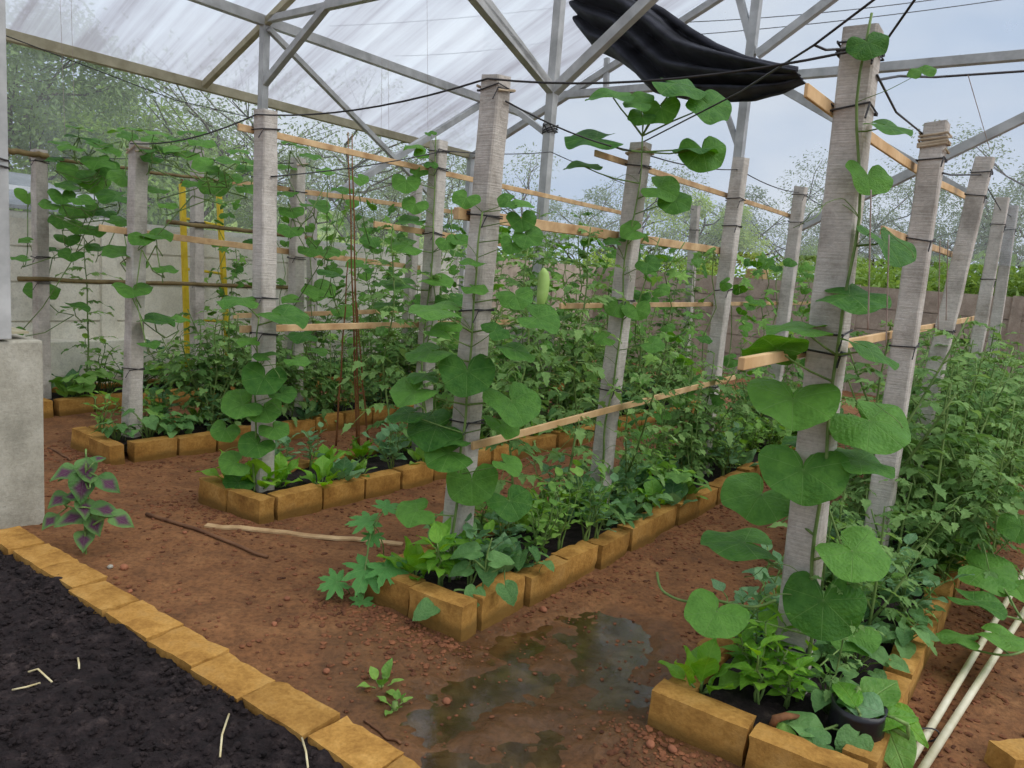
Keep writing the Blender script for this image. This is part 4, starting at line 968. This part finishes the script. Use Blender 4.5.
vine((3,1),'gourd vine crowning the mossy grey post with wide leaves',[
 (588,138,36,190,68),(684,85,33,350,68,-8),(662,112,19,285,25),(636,102,19,170,55),(640,118,14,250,40),(714,108,27,335,52,-18),(704,155,25,300,22,-15),(692,148,24,240,95),(606,97,30,182,77),(580,167,24,185,80),(664,190,22,335,45),(676,203,18,290,35),(616,308,14,250,25),(637,312,14,290,20),(630,232,16,200,45),(612,240,14,160,60),(650,265,14,320,40),(602,338,13,200,45),(655,345,14,330,45)], 4.3, tend=6)
vine((2,0),'gourd vine on the clean pale post at the front of the third bed',[
 (262,381,23,250,22),(238,406,22,205,32),(266,412,18,290,25),(254,447,19,230,30),(231,464,17,200,25),(288,318,28,335,60,-6),(235,299,25,182,68),(224,432,15,250,20),(262,355,16,150,60),(285,395,15,320,45),(246,340,14,190,60),(276,430,16,300,40),(236,485,16,230,30),(300,360,15,330,60)], 4.25, ftop=.45)
vine((2,1),'gourd vine topping the second post of the third bed with a thin tip',[
 (406,184,15,270,25),(414,206,13,250,30),(420,154,9,200,40),(408,221,15,190,60),(404,246,18,195,55),(431,164,8,90,50),(448,243,12,300,35),(462,241,11,340,45),(412,148,14,180,76),(430,133,6,120,50),(418,172,9,240,40),(395,283,24,180,68),(386,305,18,200,60),(440,282,18,330,60),(452,300,16,300,50)], 5.4)
def canopy(name, label, loc_px, Yb, leaves, dy=.35, cat='vine', stemnet=True):
    p=at(*loc_px, Yb); p.z=.1; t=thing(name, p, label, cat); prev=None; mb=MB()
    for x, y, R, ang, tilt in leaves:
        R*=.95; tilt=tilt+12 if tilt<78 else tilt
        Y=Yb+rp.uniform(-dy, dy); o=hero_leaf(t, x, y, R, ang, tilt, Y)
        q=t.location+o.matrix_basis.translation-Z*.07
        if prev is not None and (q-prev).length<1.2: mb.tube([prev, (prev+q)/2-Z*.05, q], .004, 5)
        prev=q
    if mb.v: part('stem', mb, MAT['stem'], t, smooth=True)
    return t
canopy('gourd_vine','gourd vine heaped over the leftmost post and the wire beside it',(60,372),6.2,[
 (85,138,20,10,72),(100,143,18,340,60),(68,147,16,200,62),(95,160,20,200,45),(76,174,20,250,40),(105,168,17,300,40),(52,160,11,160,50),(92,184,17,260,30),(112,196,23,205,50),(62,197,14,270,30),(74,212,16,250,35),(60,222,13,230,30),(68,240,12,280,35),(88,210,14,300,35),(27,197,12,260,20),(25,241,10,190,50),(20,258,12,200,55),(80,228,15,240,35),(95,232,12,300,40),(50,250,9,200,50),(42,291,18,272,35),(78,307,17,345,58),(15,331,10,270,30),(70,255,12,250,30),(118,132,15,160,74),(82,128,14,30,76),(58,142,14,180,70),(110,152,15,330,60),(98,172,15,230,45),(66,185,15,200,50),(84,200,15,320,45),(104,212,14,250,50),(48,205,11,230,40),(118,222,12,330,45),(96,248,13,230,50)])
canopy('gourd_vine','gourd vine spreading over the wire right of the leaf topped post',(160,425),5.35,[
 (128,128,16,180,76),(150,140,14,200,60),(190,131,18,170,70),(176,138,14,20,65),(205,142,16,320,55),(215,187,17,275,25),(203,166,16,200,40),(246,170,15,200,55),(228,160,18,340,65),(232,178,14,300,50),(150,158,12,220,40),(122,178,16,240,35),(130,136,13,340,50),(165,150,12,260,50),(250,188,14,330,45),(190,185,12,200,50),(116,253,19,200,45),(138,263,15,330,40),(160,236,18,335,50),(168,268,15,340,55),(140,240,14,240,40),(133,290,21,272,45),(160,321,23,350,58),(182,320,13,20,50),(150,345,11,300,45),(122,222,14,240,45),(140,205,12,30,50),(158,132,15,350,74),(172,150,14,200,60),(190,155,15,330,55),(216,172,14,220,50),(236,150,14,190,70),(156,190,12,240,50),(170,205,11,320,50),(250,160,12,30,60),(148,150,14,160,66)])
canopy('gourd_vine','gourd vine leaves hanging about the second post of the second bed',(310,425),6.1,[
 (300,146,13,350,75),(313,156,14,340,65),(288,141,11,180,65),(285,168,12,200,60),(318,206,18,330,50),(292,212,14,280,40),(290,231,14,260,35),(325,171,13,200,55),(330,252,15,320,45),(285,192,14,160,60),(312,250,14,300,40),(345,190,14,330,60),(322,290,20,320,40),(335,275,18,30,60),(345,310,14,330,40),(300,335,18,200,45),(318,352,14,330,55),(290,300,14,200,50),(360,180,11,300,40),(370,240,13,250,40),(355,265,14,200,45)])
# bitter gourd vines filling the trellis further back
def trellis(bed, v, u0, u1, zlo, zhi, n, seed, label, R=(.045,.08), meshes=LBI+LGS):
    rr=random.Random(seed); t=thing('bitter_gourd_vine', uv((u0+u1)/2, v, .1), label, 'vine', 'vines on the far trellis'); mb=MB()
    for s in range(3):
        b=uv(u0+(u1-u0)*(s+.5)/3, v, .08); pts=[b]
        for i in range(8): pts.append(uv(max(u0,min(u1,guv(pts[-1])[0]+rr.uniform(-.16,.16))), v+rr.uniform(-.05,.05), .1+(zhi-.1)*(i+1)/8))
        mb.tube(pts, .004, 5)
    part('stem', mb, MAT['stem'], t, smooth=True)
    for i in range(n):
        q=uv(rr.uniform(u0,u1), v+rr.gauss(0,.08), zlo+(zhi-zlo)*rr.random()**.85); a=rr.uniform(0,6.28); d=Vector((math.cos(a),math.sin(a),rr.uniform(-.9,-.1)))
        put(t, 'leaf', rr.choice(meshes), basis(d, Vector((rr.uniform(-.4,.4),-.55+rr.uniform(-.3,.3),.8)), rr.uniform(*R), q-t.location))
    return t
k=0
TN=BEDN
for bed, v, spans, zhi, n in ((1,-5.3,((4.3,5.4),(5.4,6.8),(6.8,8.4)),2.0,85),(2,-3.72,((4.2,5.2),(5.2,6.6),(6.6,8.2)),1.9,85),(3,-2.1,((4.0,5.3),(5.5,6.9),(7,8.4)),1.75,70),(0,-6.95,((4.4,5.6),(5.7,7.2)),1.95,70)):
    for s, (a, b) in enumerate(spans):
        k+=1; trellis(bed, v, a, b, .35, zhi, n, 300+k, 'small leaved climbing vine on the %s trellis span of the %s'%(('nearest','middle','farthest')[s], TN[bed]))

# ------------------------------------------------------------------ single plants with a place of their own
def custom(name, label, cat, loc, leaves, stems, smat='stem', r=(.006,.003)):
    t=thing(name, loc, label, cat); mb=MB()
    for pts in stems:
        pts=smooth_path(pts); n=len(pts)-1; mb.tube(pts, [r[0]+(r[1]-r[0])*i/n for i in range(n+1)], 7)
    part('stem', mb, MAT[smat], t, smooth=True)
    for x, y, R, ang, tilt, Y, ms in leaves: hero_leaf(t, x, y, R, ang, tilt, Y, lambda o, S=stems: min((p for s in S for p in s), key=lambda p: (p-o).length), 0, ms)
    return t
b=on_z(86,553,0); yw=b.y
custom('amaranth_weed','purple hearted amaranth weed growing on bare earth beside the pedestal','weed',b,
 [(86,470,13,270,20,yw,LAM),(82,488,16,265,15,yw-.02,LAM),(64,473,13,200,45,yw,LAM),(69,476,10,190,60,yw,LAM),(109,484,13,320,30,yw,LAM),(90,476,9,90,40,yw,LAM),(58,500,11,215,35,yw,LAM),(106,510,14,345,45,yw,LAM),(122,520,13,330,35,yw,LAM),(72,518,16,190,45,yw,LAM),(50,521,10,225,35,yw,LAM),(85,508,12,270,40,yw-.02,LAM),(95,525,12,290,30,yw,LAM),(84,540,12,265,35,yw-.02,LAM),(100,458,9,60,60,yw,LAM),(72,496,9,170,40,yw,LAM)],
 [[b-Z*.03, at(85,530,yw), at(84,505,yw), at(85,480,yw), at(86,468,yw)], [at(85,530,yw), at(105,518,yw), at(116,516,yw)], [at(84,512,yw), at(65,505,yw)]])
b=on_z(362,600,0); yp=b.y-.02
custom('papaya_seedling','papaya seedling with deeply cut leaves left of the middle bed front','seedling',b,
 [(366,572,27,250,40,yp,LPA),(334,583,19,200,35,yp,LPA),(388,570,24,300,45,yp,LPA),(362,603,14,250,25,yp-.03,LPA),(365,521,22,190,60,yp+.15,LPA),(388,506,18,40,60,yp+.15,LPA),(373,537,14,250,45,yp+.1,LPA)],
 [[b-Z*.02, at(364,580,yp), at(368,550,yp+.05), at(372,527,yp+.12)], [at(364,590,yp), at(345,585,yp)]])
b=on_z(479,600,.1); yb=b.y
custom('aubergine_plant','drooping plant with small heart leaves over the middle bed front corner','plant',b,
 [(427,609,14,215,30,yb-.12,LHE),(474,597,13,260,15,yb-.05,LHE),(508,592,13,300,20,yb-.05,LHE),(487,571,14,280,30,yb,LHE),(468,552,16,190,50,yb,LHE),(500,560,15,20,50,yb,LHE),(462,570,12,200,40,yb,LHE)],
 [[b-Z*.02, at(484,580,yb), at(487,556,yb), at(492,538,yb)], [at(484,595,yb), at(455,590,yb-.02), at(455,606,yb-.04), at(437,604,yb-.1)], [at(486,570,yb), at(470,556,yb)], [at(486,575,yb), at(505,566,yb)]])
# nursery bag with a creeping plant at the front of the nearest bed
pb=uv(2.2,-.42,0); b=on_z(848,762,0); b=on_z(850,765,.0)
t=thing('nursery_bag', b, 'black polythene nursery bag at the front corner of the nearest bed', 'bag')
mb=MB(); P=[]; N=20
prof=[(0,.075),(.05,.085),(.12,.085),(.19,.08),(.215,.084),(.205,.07),(.17,.066)]
for z, r in prof:
    for i in range(N):
        a=2*PI*i/N; q=r*(1+.07*noise.noise(Vector((math.cos(a)*2, math.sin(a)*2, z*14)))); P.append(b+Vector((q*math.cos(a), q*math.sin(a), z)))
mb.add(P, [(j*N+i, j*N+(i+1)%N, (j+1)*N+(i+1)%N, (j+1)*N+i) for j in range(len(prof)-1) for i in range(N)]+[tuple(range(N))[::-1]])
o=part('bag', mb, MAT['bag'], t, smooth=True)
mb=MB(); mb.tube([b+Z*.165, b+Z*.18], [.066,.05], 16); part('soil', mb, MAT['soil'], t, smooth=True)
yb=b.y
ct=b+Z*.18
custom('sweet_potato_plant','heart leaved plant growing from the black nursery bag in front','plant',ct,
 [(852,745,20,245,15,yb-.1,LHE),(812,745,22,200,35,yb-.1,LHE),(777,742,24,170,45,yb-.08,LBR),(800,722,22,150,50,yb-.02,LHE),(770,765,22,200,40,yb-.12,LHE),(815,764,20,220,40,yb-.12,LHE),(893,742,24,300,35,yb-.05,LBR),(860,705,20,170,50,yb,LBL),(886,715,20,30,40,yb,LBA),(880,693,18,60,45,yb+.05,LBR),(905,722,16,330,45,yb,LBA),(845,690,14,120,50,yb+.05,LBA)],
 [[ct-Z*.03, at(850,710,yb), at(858,690,yb+.04)], [ct-Z*.01, at(830,728,yb-.04), at(800,735,yb-.07)], [ct-Z*.01, at(880,722,yb-.02), at(892,728,yb-.04)]])
# sprawling gourd at the right edge, running over the pipes
b=on_z(1040,640,0); Yr=b.y
custom('gourd_plant','sprawling gourd with wide leaves over the white pipes at right','gourd plant',b,
 [(962,548,38,20,62,3.75,LG),(995,573,34,352,48,3.4,LG),(982,604,32,350,62,3.15,LG),(1008,638,30,350,60,2.9,LG),(1020,530,22,260,30,3.5,LG),(955,635,24,185,62,2.95,LG),(1018,590,22,300,50,3.3,LG),(940,560,22,200,60,3.8,LG)],
 [[b-Z*.02, at(1010,655,2.9), at(975,650,2.95), at(955,642,2.95)], [b, at(1022,620,3.1), at(1005,590,3.3), at(985,565,3.6), at(960,560,3.8)]])
b=on_z(990,500,0.1); 
custom('gourd_plant','wide leaved gourd at the far right beside the tomato bushes','gourd plant',uv(6.0,-.2,.0),
 [(975,455,34,350,70,5.0,LG),(1000,425,24,20,65,5.0,LG),(1008,475,28,340,68,4.8,LG),(945,470,24,190,72,4.9,LG),(1012,395,17,40,40,5.3,LG),(985,412,20,200,65,5.2,LG),(1005,500,22,330,55,4.7,LG),(960,430,20,170,65,5.1,LG)],
 [[uv(6.0,-.2,-.02), at(985,470,4.95), at(985,430,5.1), at(1005,400,5.2)], [at(985,470,4.95), at(960,462,4.95)]])
for x, y, R, lab in ((381,686,.05,'tiny green weed tuft on the mud left of the puddle'),(395,705,.03,'second tiny weed sprig nearer the border bricks')):
    proto_inst(P_rosette(int(x), 7, R*2, LBR, .3, 1.2), 'weed_tuft', lab, 'weed', None, on_z(x, y, 0), 0, 1.0)

# ------------------------------------------------------------------ trees and shrubs beyond the walls
def foliage(seed, centres, rad, n, ls, mat, flat=1.0, n0='foliage'):
    rr=random.Random(seed); mb=MB()
    for i in range(n):
        c, r=rr.choice(centres); a=Vector((rr.gauss(0,1), rr.gauss(0,1), rr.gauss(0,1))).normalized()*r*rr.uniform(.55,1.05); a.z*=flat; p=c+a
        d=(a.normalized()+Vector((rr.uniform(-1,1), rr.uniform(-1,1), rr.uniform(-1.2,.3)))).normalized(); s=d.cross(Vector((rr.uniform(-1,1),rr.uniform(-1,1),1))).normalized(); up_=s.cross(d); L=ls*rr.uniform(.6,1.2); w=L*.24
        mb.add([p, p+d*L*.5+s*w+up_*w*.4, p+d*L, p+d*L*.5-s*w+up_*w*.4], [(0,1,2),(0,2,3)], 0, [(.5,0),(.8,.5),(.5,1),(.2,.5)])
    return mb
def make_tree(seed, h, spread, n, ls, mat, tr=.09, flat=.7, open_=0.0):
    rr=random.Random(seed); mb=MB(); cs=[]
    trunk=[Vector((.12*h*noise.noise(Vector((i*.4, seed, 0))), .12*h*noise.noise(Vector((i*.4, seed, 6))), h*.7*i/8)) for i in range(9)]; mb.tube(trunk, [tr*(1-.08*i) for i in range(9)], 8)
    for b in range(13):
        i0=rr.randint(3,8); a=rr.uniform(0,6.28); L=spread*rr.uniform(.45,1.0); e=rr.uniform(.25,.9); q=[trunk[i0]]
        for k in range(1,5): q.append(trunk[i0]+Vector((math.cos(a)*L*k/4, math.sin(a)*L*k/4, e*L*(k/4)**.9))+Vector((rr.uniform(-1,1),rr.uniform(-1,1),rr.uniform(-1,1)))*.06*L)
        mb.tube(q, [tr*.42,tr*.32,tr*.22,tr*.14,tr*.06], 6); cs.append((q[-1], L*.34)); cs.append((q[3], L*.3))
        for t2 in range(3):
            a2=a+rr.uniform(-.9,.9); e2=q[2]+Vector((math.cos(a2), math.sin(a2), rr.uniform(.1,.8)))*L*.45; mb.tube([q[2], e2], [tr*.16, tr*.04], 5); cs.append((e2, L*.26))
    return mb.mesh('trunk', MAT['bark'], True), foliage(seed+1, cs, 1, n, ls, mat, flat).mesh('foliage', MAT[mat])
TR=[make_tree(401,5.0,2.2,11000,.13,'tree_a'), make_tree(402,5.6,2.4,9000,.12,'tree_b'), make_tree(403,6.5,3.4,9000,.11,'tree_c',.1,.4), make_tree(404,4.2,2.0,11000,.12,'tree_a'), make_tree(405,7,3.2,3000,.12,'tree_c',.09,.5)]
def shrub_mesh(seed, n, ls, mat):
    rr=random.Random(seed); cs=[(Vector((rr.uniform(-.7,.7), rr.uniform(-.7,.7), rr.uniform(.3,1.2))), rr.uniform(.3,.5)) for _ in range(16)]
    mb=MB()
    for c, r in cs: mb.tube([Vector((0,0,-.1)), c*.6+Vector((0,0,.1)), c], [.03,.02,.01], 5)
    return mb.mesh('stem', MAT['bark'], True), foliage(seed, cs, 1, n, ls, mat, .9).mesh('foliage', MAT[mat])
SH=[shrub_mesh(411,5000,.11,'shrub'), shrub_mesh(412,6000,.09,'tree_a'), shrub_mesh(413,6000,.09,'tree_b')]
def tree(proto, px, Y, sc, label, group, name='tree', cat='tree', rz=None):
    d=ray(px, 250); p=CAM+d*(Y/d.y); p.z=0
    t=thing(name, p, label, cat, group); t.scale=(sc,)*3; t.rotation_euler=(0,0,rp.uniform(0,6.28) if rz is None else rz)
    for nm, me in zip(('trunk','foliage') if name=='tree' else ('stem','foliage'), proto): link(nm, me, t)
    return t
k=0
for i, (px, Y, pi, sc) in enumerate(((-60,12,1,.95),(25,12,1,.85),(70,15,0,1.0),(115,12.5,3,.95),(165,16,0,.85),(215,15,4,.75),(260,17,4,.85),(300,18,2,.72),(345,16,4,.75),(395,20,2,.68),(445,22,4,.75),(520,24,4,.8),(585,26,2,.7),(640,24,2,.75),(700,25,0,.95),(735,27,2,.8))):
    tree(TR[pi], px, Y, sc, '%s tree from left beyond the walls, %s'%(ORD[i], ['leafy and fresh green','dark and dense','broad and airy','rounded and green','thin with bare dark branches'][pi]), 'trees beyond the walls')
for i, (px, Y, pi, sc) in enumerate(((800,33,2,1.05),(870,36,2,1.15),(930,34,2,1.0),(985,30,2,1.15),(1045,27,2,1.2),(830,28,0,.7),(900,26,3,.6),(1000,24,3,.7))):
    tree(TR[pi], px, Y, sc, '%s tree from the left among those beyond the right hand end wall'%ORD[i], 'trees beyond the end wall')
for i, (px, Y, pi, sc) in enumerate(((10,10.2,1,1.3),(70,10.5,1,1.2),(130,11,2,1.3),(190,11.5,1,1.3),(250,12,1,1.4),(310,13,1,1.4),(370,14,1,1.4),(430,15.5,1,1.5),(500,17,1,1.5),(560,18,2,1.5),(615,19,1,1.6),(670,18,1,1.6),(730,17.5,1,1.6))):
    tree(SH[pi], px, Y, sc, '%s green shrub from the left just beyond the long left wall'%ORD[i], 'shrubs beyond the left wall', 'shrub', 'shrub')
for i, (px, Y, pi, sc) in enumerate(((790,18,2,1.5),(835,16,2,1.5),(880,15,0,1.55),(925,14.5,0,1.6),(970,13.5,0,1.5),(1015,13,0,1.55),(1060,12.5,0,1.6),(860,19,1,1.7),(950,18,0,1.7))):
    tree(SH[pi], px, Y, sc, '%s shrub from the left just beyond the end wall, %s'%(ORD[i], 'yellowish green' if pi==0 else 'darker green'), 'shrubs beyond the end wall', 'shrub', 'shrub')
mb=MB(); c=at(757,272,17); mb.box(c-Z*.06, U*.16, W*.2, Z*.12); solo('crate', mb, MAT['bamboo'], 'small yellowish box seen just over the end wall, left of the tallest post', 'box', bevel=.01)

mb=MB(); P=[]; us2=axis([(-10,30,1.0)]); vs2=axis([(-34,-13,1.0)])
for u in us2:
    for v in vs2: P.append(uv(u, v, -.1+4.2*sm(-13.5,-30,v)*1.0+.25*noise.noise(Vector((u*.3, v*.3, 1))) if False else -.1+3.6*sm(0,1,(-13.5-v)/16.0)+.25*noise.noise(Vector((u*.3, v*.3, 1)))))
m=len(vs2); mb.add(P, [(i*m+j, i*m+j+1, (i+1)*m+j+1, (i+1)*m+j) for i in range(len(us2)-1) for j in range(m-1)])
solo('hillside', mb, simple('rough_grass', lin(104,132,70), lin(162,178,112), 1.5, .9, .1, 0, .8, 12, bd=.1), 'pale grassy hillside rising beyond the left wall', 'hill', kind='stuff', smooth=True)
# ------------------------------------------------------------------ light
wd=bpy.data.worlds.new('overcast'); S.world=wd; wd.use_nodes=True; nt=wd.node_tree; nt.nodes.clear()
out=nt.nodes.new('ShaderNodeOutputWorld'); bg=nt.nodes.new('ShaderNodeBackground'); tc=nt.nodes.new('ShaderNodeTexCoord')
nz=nt.nodes.new('ShaderNodeTexNoise'); nz.inputs['Scale'].default_value=2.2; nz.inputs['Detail'].default_value=5
mp=nt.nodes.new('ShaderNodeMapping'); mp.inputs['Scale'].default_value=(1,1,2.5); nt.links.new(tc.outputs['Generated'], mp.inputs[0]); nt.links.new(mp.outputs[0], nz.inputs['Vector'])
rm=nt.nodes.new('ShaderNodeValToRGB'); nt.links.new(nz.outputs['Fac'], rm.inputs[0])
rm.color_ramp.elements[0].position=.35; rm.color_ramp.elements[0].color=lin(190,208,232); rm.color_ramp.elements[1].position=.68; rm.color_ramp.elements[1].color=lin(234,240,247)
nt.links.new(rm.outputs[0], bg.inputs[0]); bg.inputs[1].default_value=1.0; nt.links.new(bg.outputs[0], out.inputs[0])
sun_d=bpy.data.lights.new('sun', 'SUN'); sun_d.energy=2.0; sun_d.angle=math.radians(60); sun_d.color=(1,.97,.92)
sun=bpy.data.objects.new('sun', sun_d); COL.objects.link(sun); sun.rotation_euler=(math.radians(14), math.radians(38), 0)
vs_=S.view_settings; vs_.view_transform='Standard'; vs_.look='None'; vs_.gamma=1; vs_.use_curve_mapping=False; vs_.exposure=0.08
